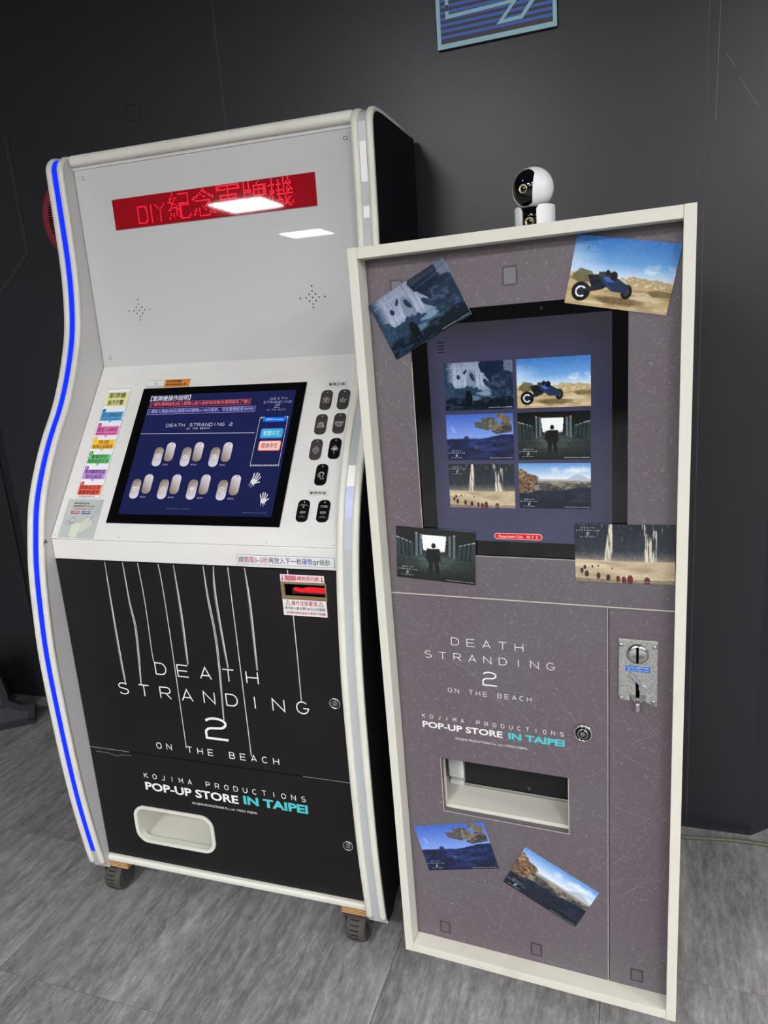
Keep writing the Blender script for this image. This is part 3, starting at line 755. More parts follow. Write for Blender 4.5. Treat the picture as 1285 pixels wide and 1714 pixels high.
def catmull(P, k=4):
    out = []
    for i in range(len(P)-1):
        p0, p1, p2, p3 = P[max(i-1, 0)], P[i], P[i+1], P[min(i+2, len(P)-1)]
        for j in range(k):
            t = j/k; out.append(tuple(.5*((2*b)+(c-a)*t+(2*a-5*b+4*c-d)*t*t+(-a+3*b-3*c+d)*t**3) for a, b, c, d in zip(p0, p1, p2, p3)))
    return out+[P[-1]]
front = catmull(prof)
corner = [(.260+.040*(1-math.cos(a)), 1.828+.040*math.sin(a)) for a in [math.radians(x) for x in (12, 30, 48, 66, 84)]]
path = front+corner+[(.33, 1.871), (.45, 1.873), (.588, 1.874)]
def normals(P):
    out = []
    for i in range(len(P)):
        a = P[max(i-1, 0)]; b = P[min(i+1, len(P)-1)]; t = Vector((b[0]-a[0], b[1]-a[1])).normalized(); out.append((-t.y, t.x))
    return out
nrm = normals(path)
def inset(d, pts=path, nn=nrm): return [(p[0]-n[0]*d, p[1]-n[1]*d) for p, n in zip(pts, nn)]
def sweep(x0, x1, sect, i0=0, i1=None):
    """sect: (fraction across, height above the inset line)"""
    mb = MB(); P = path[i0:i1]; NN = nrm[i0:i1]; m = len(sect); v = []
    for p, n in zip(P, NN):
        v += [(x0+(x1-x0)*fx, p[0]+n[0]*h, p[1]+n[1]*h) for fx, h in sect]
    f = [(i*m+k, i*m+(k+1) % m, (i+1)*m+(k+1) % m, (i+1)*m+k) for i in range(len(P)-1) for k in range(m)]
    f += [tuple(reversed(range(m))), tuple(range((len(P)-1)*m, len(P)*m))]
    return mb.add(v, f)
round_sect = [(0, -.010), (0, -.0035), (.10, -.0012), (.28, 0.0), (.5, .0004), (.72, 0.0), (.90, -.0012), (1, -.0035), (1, -.010)]
flat_sect = [(0, -.010), (0, -.0045), (1, -.0045), (1, -.010)]
TH = .048
core = inset(.009)
poly_side = core+[(.588, .118), (.09, .112), (.055, .090), (.02, .088)]
def side(xa, xb, black_at):
    F0 = Frame((0, 0, 0), (0, 1, 0), (0, 0, 1), (1, 0, 0))
    s = plate(F0, list(reversed(poly_side)), (), xa+.0006, xb-.0006).build('side_panel', M['panel_white'], mach)
    sk = plate(F0, list(reversed([(a+.002, b-.001) for a, b in core]+[(.586, .12), (.09, .114), (.055, .092), (.02, .092)])), (), min(black_at), max(black_at)).build('side_cover', M['side_black'], s)
    w3 = TH/3
    for k in (0, 2): sweep(xa+k*w3+.0002, xa+(k+1)*w3-.0002, round_sect).build('edge_trim', M['trim_white'], s, True).data
    return s, w3
xl0, xl1, xr0, xr1 = -.402, -.354, .372, .420
nfront = len(front)
sL, w3 = side(xl0, xl1, (xl0-.0008, xl0+.0006))
sweep(xl0+w3, xl0+2*w3, flat_sect, 3, nfront+4).build('light_strip', M['led_blue'], sL)['label'] = 'glowing blue light strip'
sweep(xl0+w3, xl0+2*w3, flat_sect, 0, 4).build('light_strip', M['led_channel'], sL)
sR, _ = side(xr0, xr1, (xr1-.0006, xr1+.0008))
# right strip: mostly unlit, one short lit length above the grey, then a reflection painted white
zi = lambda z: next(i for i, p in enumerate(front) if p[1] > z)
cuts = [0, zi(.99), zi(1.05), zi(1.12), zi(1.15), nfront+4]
for k, (mm, lb_) in enumerate((('led_channel', 'unlit grey light strip'), ('led_faint', 'fading end of the lit length'), ('led_pale', 'violet lit length of the light strip'), ('tape_and_glint', 'painted white reflection on the light strip'), ('led_channel', 'unlit grey light strip'))):
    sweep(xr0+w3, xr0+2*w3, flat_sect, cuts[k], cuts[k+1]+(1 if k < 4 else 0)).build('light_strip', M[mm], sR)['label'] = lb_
# bits of torn tape on the right strip
def on_strip(z, dz, name='tape_scrap'):
    i = min(range(len(front)), key=lambda k: abs(front[k][1]-z)); j = min(range(len(front)), key=lambda k: abs(front[k][1]-(z+dz)))
    j = max(j, i+1)
    return sweep(xr0+w3+.001, xr0+2*w3-.001, [(0, -.0044), (0, -.0038), (1, -.0038), (1, -.0044)], i, j+1).build(name, M['tape_and_glint'], sR)
on_strip(1.715, .085); on_strip(1.545, .022); on_strip(1.655, .018)

# carcass behind the boards
cpoly = [(.040, .125), (.040, .975), (.318, 1.352), (.318, 1.835), (.575, 1.835), (.575, .125)]
F0 = Frame((0, 0, 0), (0, 1, 0), (0, 0, 1), (1, 0, 0))
# left, right and middle blocks leave the tray and the note slot hollow
plate(F0, list(reversed([(.318, 1.0), (.318, 1.835), (.575, 1.835), (.575, .30), (.20, .30), (.20, .9)])), (), xl1+.001, xr0-.001).build('cabinet_body', M['void'], mach)
MB().box(xl1, xr0, .30, .574, 1.836, 1.868).build('top_cover', M['panel_white'], mach)
bevel(MB().box(xl1, xr0, .286, .33, 1.8435, 1.8675).build('top_bar', M['trim_white'], mach), .008, 4)

# white acrylic board with drilled sound holes
def star(cx, cz):
    s = .0145; return [(cx, cz)]+[(cx+dx*s, cz+dz*s) for dx, dz in ((.55, .5), (-.55, .5), (.55, -.5), (-.55, -.5), (0, 1), (0, -1), (1.1, 0), (-1.1, 0), (2.1, 0), (-2.1, 0), (0, 1.75), (0, -1.55))]
acr = plate(AF, rrect(xl1+.001, xr0-.001, 1.3685, 1.8435), [list(reversed(circ(a, b, .0021, 8))) for a, b in star(-.2235, 1.5037)+star(.2403, 1.5005)], -.004, 0.0).build('acrylic_board', M['acrylic'], mach)
for cx, cz in ((-.2235, 1.5037), (.2403, 1.5005)):
    MB().box(cx-.04, cx+.04, .3085, .312, cz-.035, cz+.035).build('speaker_backing', base_mat('backing_blue', '#1c1f4a', .6), acr)
for a, b in ((-.3285, 1.8165), (.3457, 1.8178), (-.3292, 1.3937), (.344, 1.393)):
    MB().lathe([(.0046, 0), (.0044, .002), (.003, .0034), (.0008, .0038)], (a, .303, b), 'y', 14).build('screw', M['chrome'], acr, True)
# red moving-letter display
LB0, LB1, LZ0, LZ1 = -.2560, .2705, 1.6925, 1.7605
lb = bevel(MB().box(LB0, LB1, .2995, .303, LZ0, LZ1).build('letter_display', M['led_board'], mach), .0006, 1)
lb['label'] = 'red dot display with glowing letters'
dots = MB(); P_ = .00405
def put_bits(B, col, row0):
    for r in range(B.shape[0]):
        for c in range(B.shape[1]):
            if B[r, c]:
                x = -.1865+(col+c)*P_; z = LZ1-.003-(row0+r)*P_
                dots.add([(x+.00118*math.cos(math.pi*k/4), .2992, z-.00118*math.sin(math.pi*k/4)) for k in range(8)], [tuple(range(8))])
    return B.shape[1]
col = 0
Dg = ['111110', '100011', '100001', '100001', '100001', '100001', '100001', '100001', '100011', '111110', '111110'][:10]
bits = lambda rows: np.array([[c == '1' for c in r] for r in rows])
D_ = bits(['1111110', '1000011', '1000001', '1000001', '1000001', '1000001', '1000001', '1000001', '1000011', '1111110'])
I_ = bits(['11']*1+['11']*0+['01']*9); I_ = bits(['1']*10)
Y_ = bits(['1000001', '0100010', '0010100', '0001000', '0001000', '0001000', '0001000', '0001000', '0001000', '0001000'])
for B in (D_, I_, Y_): put_bits(B, col, 5); col += B.shape[1]+2
for ch in '紀念軍牌機': col += put_bits(text_bitmap(ch, 15), col, 0)+1
dt = dots.build('lit_dots', M['led_dot'], lb); dt['kind'] = 'stuff'

# control deck
deck = plate(CF, rrect(xl1+.001, xr0-.001, 0.0, .4672), (), -.006, 0.0).build('control_deck', M['control_white'], mach)
for a, b in ((-.3439, .0078), (-.1652, .007), (.2053, .0071), (.3571, .0053)):
    plate(CF, circ(a, b, .0011, 8), (), 0, .0003).build('screw', M['dark_steel'], deck)
bevel(plate(KFl, rrect(xl1+.001, xr0-.001, .9455, .9925), (), -.02, .002).build('front_ledge', M['control_white'], mach), .0015, 2)
# edge scuff where deck meets the left side
sc = MB()
for k in range(9): a = random.uniform(0, 6.28); ribbon(sc, Frame((xl1+.0006, .008, .992), (0, 1, 0), (0, 0, 1), (1, 0, 0)), [(0, 0), (random.uniform(-.010, .008), random.uniform(-.006, .006))], .0018, .0002)
sc.build('chipped_edge', ink('#5d5347'), sL)

# screen
bez = bevel(plate(CF, rrect(-.2100, .2290, .0410, .3965), (), 0.0, .0035).build('touch_screen', M['black_gloss'], mach), .0015, 2)
bez['label'] = 'black framed touch screen with navy picture'
MD = .0038
def scr(name, a0, a1, b0, b1, mat, d=MD): return plate(CF, rrect(a0, a1, b0, b1), (), d-.0001, d, back=False).build(name, mat, bez)
scr('screen_picture', -.1820, .2068, .0630, .3755, emis('#1d2350', .95))
navy, ltx = emis('#1d2350', .95), emis('#c9c6dc')
T = lambda body, a0, a1, b0, b1, col, par=bez, F=CF, d=MD+.0006, bold=0.0: text_part('lettering', par, F, body, a0, a1, b0, b1, emis(col) if F is CF and par is bez else ink(col), d, bold)
T('【軍牌機操作說明】', -.1795, -.0680, .3580, .3730, '#cfcbd8', bold=.012)
scr('red_outline', -.1765, .0965, .3405, .3560, emis('#b9545f'), MD+.0002); scr('red_field', -.1755, .0955, .3415, .3550, emis('#3a1f40'), MD+.0003)
T('1 請先選擇語系(投入硬幣or放入紙鈔後就無法選擇語系了喔!)', -.1725, .0925, .3430, .3540, '#e06c74', bold=.014)
scr('violet_outline', -.1795, .1120, .3215, .3365, emis('#9a96cf'), MD+.0002); scr('violet_field', -.1785, .1110, .3225, .3355, emis('#23265c'), MD+.0003)
T('2 請投入現金300元(限投50元硬幣or100元紙鈔，可任意搭配至300元)', -.1755, .1080, .3235, .3345, '#a9a4ea', bold=.012)
mb = MB(); stroke_line(mb, CF, 'DEATH STRANDING 2', -.1152, .0623, .2868, .2945, .0011, 1.0, MD+.0005); stroke_line(mb, CF, 'ON THE BEACH', -.0578, .0042, .2790, .2830, .0006, .9, MD+.0005)
ribbon(mb, CF, [(-.1815, .2695), (.1240, .2665)], .0012, MD+.0005); mb.build('lettering', ltx, bez)
mb = MB(); stroke_line(mb, CF, 'DEATH', .1453, .1873, .3515, .3568, .0009, 1.1, MD+.0005); stroke_line(mb, CF, 'STRANDING', .130, .2015, .3420, .3478, .0009, 1.1, MD+.0005)
stroke_two(mb, CF, .1610, .1725, .3305, .3395, .0016, MD+.0005); stroke_line(mb, CF, 'ON THE BEACH', .1422, .1895, .3232, .3268, .0005, .8, MD+.0005); mb.build('lettering', emis('#9a98b4'), bez)
# the panel with two language buttons
mb = MB()
for a, b in (((.130, .3065), (.130, .183)), ((.1995, .3065), (.1995, .183))): ribbon(mb, CF, [a, b], .0008, MD+.0004)
for bb in (.183, .3035):
    for k in range(13 if bb < .2 else 2):
        a = .131+k*.0054
        mb.add([CF.p(a, bb, MD+.0004), CF.p(a+.0026, bb, MD+.0004), CF.p(a+.0048, bb+.0036, MD+.0004), CF.p(a+.0022, bb+.0036, MD+.0004)], [(0, 1, 2, 3)])
for k in (0, 1):
    a = .1900+k*.0054; mb.add([CF.p(a, .3035, MD+.0004), CF.p(a+.0026, .3035, MD+.0004), CF.p(a+.0048, .307, MD+.0004), CF.p(a+.0022, .307, MD+.0004)], [(0, 1, 2, 3)])
mb.build('hatched_outline', emis('#dfe2e6'), bez)
def button(a0, a1, b0, b1, rim_c, fill_c, text, tc, tt):
    p = plate(CF, rrect(a0, a1, b0, b1, .005), (), MD, MD+.0004, back=False).build('screen_button', emis(rim_c), bez)
    plate(CF, rrect(a0+.0016, a1-.0016, b0+.0016, b1-.0016, .004), (), MD+.0003, MD+.0006, back=False).build('button_face', emis(fill_c), p)
    text_part('lettering', p, CF, text, a0+(a1-a0)*.14, a1-(a1-a0)*.14, b0+(b1-b0)*.24, b1-(b1-b0)*.24, emis(tc), MD+.0010, .012)
button(.137, .197, .2935, .3060, '#1a49c8', '#1b6fe0', '選擇語系 Select Language', '#9fd2ff', 0)
button(.1385, .1952, .2515, .2775, '#2a5fd0', '#3da7cf', '繁體中文', '#a9e2f2', 0)
button(.1400, .1955, .2205, .2465, '#c23a2c', '#f2c9c0', '简体中文', '#8c2f2a', 0)
# drawn pairs of tags
tagcol = Pic(14, 24); tagcol.grad([(0, '#7d6f63'), (.25, '#8f8276'), (.45, '#c9c2cd'), (.8, '#d4cedd'), (1, '#a08e7b')])
def drawn_tag(cx, cb, face):
    w2, h2 = .0118, .0245
    pts = rrect(cx-w2, cx+w2, cb-h2, cb+h2, .0105, 5)
    o = plate(CF, rrect(cx-w2, cx+w2, cb-h2, cb+h2, .0105, 5), (), MD+.0001, MD+(.0006 if face else .0003), back=False).build('drawn_tag', None, bez)
    me = o.data; ca = me.color_attributes.new('print', 'FLOAT_COLOR', 'POINT')
    for v, cc in zip(me.vertices, ca.data):
        b = (Vector(v.co)-CF.O).dot(CF.B); t = (cb+h2-b)/(2*h2); a = (v.co.x-cx)/w2
        t2 = min(1, max(0, t+.18*a)) if face else min(1, max(0, 1-t+.25*a))
        t2 = min(1, t2); k = [C3('#8a7a6c'), C3('#a3968c'), C3('#cdc6d2'), C3('#d6d0de')]
        q = t2*3; i = min(2, int(q)); c = k[i]*(1-(q-i))+k[i+1]*(q-i); cc.color = lin(tuple(float(z) for z in c))
    me.materials.append(M['screen_picture'])
    plate(CF, circ(cx+.002, cb+h2-.004, .0013, 8), (), MD+.0005, MD+.0008, back=False).build('tag_hole', emis('#35302e'), o)
    return o
def emblem(mb, F, cx, cb, s, kind, t, d):
    R_ = lambda pts, cl=False: ribbon(mb, F, [(cx+x*s, cb+y*s) for x, y in pts], t, d, cl)
    ring = lambda r, x=0, y=0, a0=0, a1=360: R_([(x+p, y+q) for p, q in arc(0, 0, r, r, a0, a1, 14)])
    if kind == 0: ring(1, 0, 0, 20, 160); R_([(-.9, -.5), (-.4, .6), (0, -.3), (.4, .6), (.9, -.5)]); R_([(-.9, -.5), (.9, -.5)]); R_([(0, .8), (0, -.5)])
    elif kind == 1: R_([(-1, 0), (-.3, .5), (.2, .1), (.9, .3), (.3, -.3), (-.6, -.2), (-1, 0)]); R_([(-.9, -.45), (.8, -.5)]); R_([(-.2, .8), (0, .1)])
    elif kind == 2:
        for a in range(0, 180, 26): c, s_ = math.cos(math.radians(a)), math.sin(math.radians(a)); R_([(.35*c, .35*s_), (.95*c, .95*s_)])
        ring(.35, 0, 0, 0, 180); R_([(-.9, -.25), (.9, -.25), (.9, -.6), (-.9, -.6)], True)
    elif kind == 3: R_([(-1, .6), (1, .6), (.9, -.1), (0, -.8), (-.9, -.1)], True); ring(.45, 0, .0); R_([(-.8, .3), (.8, .3)])
    elif kind == 4: ring(.5, 0, .45); R_([(-.9, .4), (-.8, -.2), (-.2, -.5), (-.2, -1.0)]); R_([(.9, .4), (.8, -.2), (.2, -.5), (.2, -1.0)]); R_([(-.3, .45), (.3, .45)])
    elif kind == 5:
        R_([(0, 1.1), (0, -1.2)]); R_([(-1, .2), (1, .2)]); R_([(-.7, .7), (0, -.1), (.7, .7)]); R_([(-.7, -.3), (0, .2), (.7, -.3)]); R_([(-.3, .9), (-.3, -.3)]); R_([(.3, .9), (.3, -.3)])
    else: ring(.85, 0, .1, 30, 200); ring(.55, .1, .15, 0, 230); R_([(-.7, -.5), (-.2, -.1), (-.1, -.9)]); R_([(-.2, -.9), (.8, -.9), (.3, -.2), (.6, .2)])
names7 = ['款式A', '款式B', '款式C', '款式D', '款式E', '款式F', '款式G']
for k, (cx, cb) in enumerate([(-.1163, .2083), (-.0408, .2077), (.0344, .2063), (-.154, .1262), (-.0792, .1258), (-.0032, .1255), (.0733, .1245)]):
    bk = drawn_tag(cx+.0295, cb+.0125, False); fo = drawn_tag(cx, cb, True)
    mb = MB(); emblem(mb, CF, cx, cb, .0075, k, .0008, MD+.0010); mb.build('emblem', emis('#f2f0f6'), fo)
    T(names7[k], cx+.0185, cx+.0335, cb-.0225, cb-.0180, '#a9a6bd')
def hand(cx, cb, s, ang):
    mb = MB(); L = lambda pts, cl=False, t=.2: ribbon(mb, CF, rotp([(x*s, y*s) for x, y in pts], (cx, cb), ang), t*s, MD+.0005, cl)
    plate(CF, rotp([(x*s, y*s) for x, y in [(-.45, -.55), (.1, -.75), (.5, -.3), (.45, .15), (-.40, .15), (-.55, -.2)]], (cx, cb), ang), (), MD+.0002, MD+.0005, mb, back=False)
    for p, q, t in (((-.42, .1), (-.62, 1.0), .17), ((-.14, .2), (-.16, 1.25), .18), ((.14, .2), (.26, 1.2), .18), ((.40, .1), (.66, .85), .15), ((.45, -.3), (.95, .05), .17)):
        L([p, q], t=t); 
    for x, l in ((-.4, -1.1), (0, -1.25), (.3, -.95)): L([(x, -.4), (x, l)], t=.07)
    mb.build('hand_print', emis('#dcd8de'), bez)
hand(.1490, .1490, .0150, -.35); hand(.1800, .1035, .0135, .12)
T('©KOJIMA PRODUCTIONS Co., Ltd. / HIDEO KOJIMA.', -.0577, .0016, .0770, .0789, '#8f8ca6'); T('©KOJIMA PRODUCTIONS Co., Ltd. / HIDEO KOJIMA.', .1353, .1934, .0708, .0726, '#8f8ca6')

# stickers on the deck
def sticker(name, F, a0, a1, b0, b1, col, parent, r=.0, d=.0004, edge=None, lab=None):
    if edge: plate(F, rrect(a0-.0007, a1+.0007, b0-.0007, b1+.0007, r+.0007 if r else 0), (), 0, d-.0001).build('sticker_outline', ink(edge), parent)
    o = plate(F, rrect(a0, a1, b0, b1, r), (), 0, d).build(name, ink(col, .35), parent)
    if lab: o['label'] = lab
    return o
def TI(par, F, body, a0, a1, b0, b1, col, d=.0009, bold=.010): text_part('lettering', par, F, body, a0, a1, b0, b1, ink(col), d, bold)
ls = sticker('instruction_sticker', CF, -.3190, -.2490, .1035, .4000, '#eceef0', deck, .005, .0004, '#4c4c4e', 'tall rounded sticker with six coloured step boxes')
rows = [(.3510, .3920, '#e6e39a', [('軍牌機', .3735, .3890), ('操作步驟', .3535, .3690)], '#3b3a2c'), (.3097, .3350, '#5fb4e8', [('請先選擇語系', .3190, .3325), ('(選擇後不能更換語系)', .3115, .3160)], '#12395a'),
        (.2700, .2950, '#e77bb8', [('請投入300元', .2790, .2925), ('(限投硬幣50元or紙鈔100元)', .2715, .2760)], '#7a1c50'), (.2325, .2573, '#f0c93c', [('挑選', .2458, .2560), ('軍牌正面圖樣', .2338, .2440)], '#a8500f'),
        (.1935, .2176, '#6ecb7c', [('書寫刻在', .2066, .2165), ('軍牌背面文字', .1945, .2048)], '#125a26'), (.1522, .1775, '#c493dc', [('等待雕刻完成', .1660, .1762), ('取出成品', .1535, .1640)], '#45206a'),
        (.1111, .1368, '#ee6a50', [('請拿成品至', .1248, .1355), ('櫃檯領取配件', .1122, .1232)], '#7c1414')]
for k, (b0, b1, c, tx, tc) in enumerate(rows):
    plate(CF, rrect(-.3165, -.2515, b0, b1), (), .0003, .0006).build('step_box', ink(c), ls)
    for body, t0, t1 in tx:
        wd = .030 if len(body) < 3 else .050 if len(body) < 4 else .046 if len(body) < 5 else .058
        TI(ls, CF, body, -.2840-wd/2, -.2840+wd/2, t0, t1, tc, .0011)
    if k:
        plate(CF, circ(-.3105, b1+.004, .0058, 16), (), .0003, .0007).build('step_number', ink({1: '#3a9bd8', 2: '#d65a9c', 3: '#e8b82c', 4: '#2f9a52', 5: '#8e5ab4', 6: '#c8323c'}[k]), ls)
        TI(ls, CF, str(k), -.3120, -.3090, b1+.0005, b1+.0075, '#f4f4f4' if k > 2 else '#1c4a78', .0012)
        if k < 6: mb = MB(); mb.add([CF.p(-.290, b0, .0006), CF.p(-.284, b0-.006, .0006), CF.p(-.278, b0, .0006)], [(0, 1, 2)]); mb.build('step_arrow', ink(c), ls)
TI(ls, CF, '(若有問題請洽現場人員)', -.312, -.262, .1052, .1090, '#b03030', .0011)
tp = sticker('tag_photo_sticker', CF, -.3350, -.2338, .0022, .0997, '#b9bfbc', deck, 0, .0005, None, 'grey photo sticker of a key ring tag and a necklace tag')
TI(tp, CF, '請拿單面成品至', -.3150, -.2720, .0865, .0915, '#3a3c3c'); TI(tp, CF, '櫃檯領取配件 (A)or(B)', -.3160, -.2560, .0795, .0845, '#3a3c3c')
TI(tp, CF, '※可至櫃檯加購項鍊、鑰匙圈', -.3165, -.2580, .0740, .0768, '#c03a3a')
for a, c, tx in ((-.3180, '#a83a48', '(A)鑰匙圈'), (-.2870, '#3a4a9a', '(B)項鍊款')):
    plate(CF, rrect(a, a+.0235, .0625, .0700), (), .0004, .0007).build('caption_box', ink(c), tp); TI(tp, CF, tx, a+.002, a+.0215, .0640, .0685, '#eef0f2', .0011)
plate(CF, rotp(rrect(-.012, .012, -.018, .018, .006), (-.2935, .0225), -.12), (), .0004, .0008).build('pictured_tag', ink('#d6d8c6'), tp)
plate(CF, rotp(rrect(-.0115, .0115, -.019, .019, .006), (-.2690, .0350), -.85), (), .0004, .0007).build('pictured_tag', ink('#cfd1c0'), tp)
mb = MB(); ribbon(mb, CF, arc(-.3060, .0450, .0085, .0085, 0, 360, 20), .0009, .0008); ribbon(mb, CF, arc(-.3180, .0390, .0070, .0050, 0, 360, 14), .0010, .0008)
ribbon(mb, CF, [(-.311, .039), (-.305, .041), (-.300, .039), (-.295, .040)], .0018, .0008); ribbon(mb, CF, [(-.2590, .048), (-.2360, .0980)], .0007, .0008); ribbon(mb, CF, [(-.2610, .043), (-.2345, .0800)], .0007, .0008)
mb.build('pictured_chain', ink('#6f7170'), tp)
og = sticker('help_sticker', CF, -.2060, -.0850, .4000, .4205, '#dfe3e2', deck, 0, .0004, '#8b8b89', 'small white and orange help sticker above the screen')
plate(CF, rrect(-.1560, -.0850, .4000, .4205), (), .0003, .0006).build('orange_field', ink('#e08a2e'), og)
TI(og, CF, '若有使用問題', -.1500, -.1080, .4118, .4180, '#3a2410', .0011, .016); TI(og, CF, '請洽現場服務人員', -.1500, -.0930, .4030, .4092, '#3a2410', .0011, .016)
mb = MB(); ribbon(mb, CF, arc(-.1800, .4140, .0035, .0030, 60, 300, 8)+[(-.176, .410)]+arc(-.1800, .4085, .0040, .0030, 30, -150, 8), .0009, .0008); ribbon(mb, CF, [(-.1845, .4095), (-.1755, .4095)], .0009, .0008); mb.build('emblem', ink('#6f9a4a'), og)
mb = MB(); ribbon(mb, CF, [(-.203, .4028), (-.159, .4028)], .0011, .0008); mb.build('lettering', ink('#555552'), og)
for a0, a1, b0, b1, tx in ((.2795, .3248, .3817, .3940, '軍牌正面'), (.2805, .3248, .1155, .1268, '軍牌背面')):
    s_ = sticker('caption_sticker', CF, a0, a1, b0, b1, '#eceae6', deck, 0, .0004, '#9a9a98'); TI(s_, CF, tx, a0+.003, a1-.003, b0+.002, b1-.002, '#2a2a2a', .0011, .022)

# wait-time sticker on the ledge
LF = Frame((0, .025, 0), (1, 0, 0), (0, 0, 1), (0, -1, 0))
wt = sticker('wait_sticker', LF, .1335, .3560, .9525, .9725, '#e9ebee', mach, 0, .0006, '#3c3c3e', 'long white sticker with red, blue and green characters')
x = .1365
for tx, wd, c in (('請', .0125, '#2b2b2b'), ('間隔3~5秒', .0590, '#a8434a'), ('再放入下一枚', .0770, '#2b2b2b'), ('硬幣', .0250, '#3c3c96'), ('or', .0145, '#2b2b2b'), ('紙鈔', .0250, '#2f6a3c')):
    TI(wt, LF, tx, x, x+wd-.0012, .9555, .9695 if tx != 'or' else .9655, c, .0012, .006); x += wd

# black doors with hanging threads
slot = list(reversed(rrect(.2310, .3315, .8790, .9135, .0)))
tray_o = rrect(-.2470, -.0240, .1895, .2900, .030, 7)
up = plate(KFl, rrect(xl1+.0015, xr0-.0015, .4455, .9425), [slot], -.012, 0.0).build('upper_door', M['black_wrap'], mach)
lo = plate(KFl, rrect(xl1+.0015, xr0-.0015, .1300, .4432), [list(reversed(tray_o))], -.012, 0.0).build('lower_door', M['black_wrap'], mach)
mb = MB(); ribbon(mb, KFl, [(xl1+.002, .4442), (-.255, .4446), (-.235, .4442)], .0012, .0003); mb.build('worn_edge', ink('#a09a8e'), lo); mb = MB(); ribbon(mb, KFl, [(.235, .4444), (.330, .4446), (xr0-.002, .4440)], .0012, .0003); mb.build('worn_edge', ink('#a09a8e'), lo); mb = MB()
ribbon(mb, KFl, [(-.335, .4330), (-.30, .4335), (-.275, .4275), (-.255, .4330), (-.23, .4345)], .0008, .0003); mb.build('worn_edge', ink('#a09a8e'), lo)
bevel(MB().box(xl1+.001, xr0-.001, .0165, .050, .1115, .1295).build('bottom_bar', M['trim_white'], mach), .006, 4)
def th(*p): return list(p)
strings = [th((-.2143, .9425), (-.2135, .8093), (-.2118, .6792), (-.2107, .632)), th((-.1651, .9425), (-.1636, .8423), (-.1590, .783), (-.1640, .6911), (-.1679, .6330)), th((-.1245, .9425), (-.1206, .8448), (-.1225, .72), (-.1195, .6951)),
           th((-.0709, .9425), (-.0676, .9055), (-.0658, .7673), (-.0662, .4775)), th((-.0306, .9425), (-.0259, .8215), (-.0282, .7001)), th((.0452, .9425), (.0456, .8688), (.0527, .7544), (.0467, .5650)),
           th((.0705, .9425), (.0683, .8701), (.0761, .7005)), th((.1061, .9425), (.1071, .7659), (.1081, .4790)), th((.1467, .9425), (.1519, .854), (.1500, .7014)), th((.2480, .9425), (.2482, .9320)), th((.2512, .8395), (.2512, .74), (.2502, .6330))]
for k, s_ in enumerate(strings):
    mb = MB(); c = catmull(s_, 3); ribbon(mb, KFl, c, .0022, .0004)
    if k in (0, 1, 5, 6, 8, 4):
        ribbon(mb, KFl, [(a+.0026*math.sin(3.1*i/len(c))*(1 if k % 2 else -1)+.0006, b) for i, (a, b) in enumerate(c)], .0010, .0004)
        ribbon(mb, KFl, [(a+.0042*math.sin(3.1*i/len(c))*(1 if k % 2 else -1), b) for i, (a, b) in enumerate(c)], .0007, .0004)
    mb.build('printed_thread', M['string_white'], up)
for args in (('DEATH', -.1195, .1485, .6675, .6965, .0028, .98), ('STRANDING', -.2340, .2658, .6055, .6345, .0028, .98), ('ON THE BEACH', -.1500, .1778, .4665, .4820, .0021, .85)):
    letter_parts(up, KFl, *args, M['print_white'], .0006)
mb = MB(); stroke_two(mb, KFl, -.0055, .0530, .5135, .5680, .0060, .0006); mb.build('letter', M['print_white'], up)
mb = MB(); stroke_line(mb, KFl, 'KOJIMA PRODUCTIONS', -.2010, .2360, .3775, .3905, .0017, .8, .0006); mb.build('lettering', M['print_white'], lo)
text_part('lettering', lo, KFl, 'POP-UP STORE', -.2025, .0585, .3425, .3655, M['print_white'], .0006, .028)
text_part('lettering', lo, KFl, 'IN TAIPEI', .0725, .2395, .3455, .3685, M['print_teal'], .0006, .040)
text_part('lettering', lo, KFl, '©KOJIMA PRODUCTIONS Co., Ltd. / HIDEO KOJIMA.', -.0725, .1060, .3205, .3285, M['print_white'], .0006)
# key locks
def lock(parent, F, a, b, r, nm='lock'):
    ax = F.p(a, b, 0); mb = MB()
    mb.lathe([(r, 0), (r, .002), (r*.93, .0042), (r*.80, .0055), (r*.76, .0040)], ax, 'y', 28)
    o = mb.build(nm, M['chrome'], parent, True)
    MB().lathe([(r*.74, .0030), (r*.74, .0046), (r*.60, .0050)], ax, 'y', 28).build('lock_seat', M['black_gloss'], o, True)
    MB().lathe([(r*.56, .004), (r*.56, .0062), (r*.50, .0068)], ax, 'y', 24).build('lock_barrel', M['steel'], o, True)
    k = MB(); ribbon(k, F, [(a+p[0], b+p[1]) for p in arc(0, 0, r*.34, r*.34, 0, 360, 20)], r*.12, .0070); ribbon(k, F, [(a, b+r*.34), (a, b+r*.52)], r*.18, .0070); k.build('key_hole', M['void'], o)
    return o
lock(up, KFl, .3310, .6405, .0140); lock(lo, KFl, .3330, .2790, .0135)
# note acceptor
nt_ = plate(KFl, rrect(.2290, .3335, .8770, .9155), [list(reversed(rrect(.2365, .3300, .8850, .9110)))], 0.0, .0010).build('note_slot', ink('#84714f'), mach)
MB().box(.2315, .3312, .0405, .0435, .8792, .9132).build('slot_back', M['void'], nt_)
MB().box(.2312, .2316, .027, .0432, .8792, .9132).build('slot_cheek', ink('#a08a62'), nt_)
bevel(MB().box(.2520, .3310, .0300, .0400, .8870, .9000).build('slot_lip', base_mat('lip_red', '#3a080e', .3), nt_), .002, 2)
F_ = Frame((0, .0298, 0), (1, 0, 0), (0, 0, 1), (0, -1, 0))
plate(F_, [(.2560, .8985), (.2620, .8945), (.2760, .8920), (.3290, .8925), (.3300, .9045), (.2900, .9050), (.2760, .9010), (.2600, .9040)], (), 0, .0006).build('slot_glow', base_mat('slot_red', '#b00010', .3, emit='#f01020', es=.45), nt_)
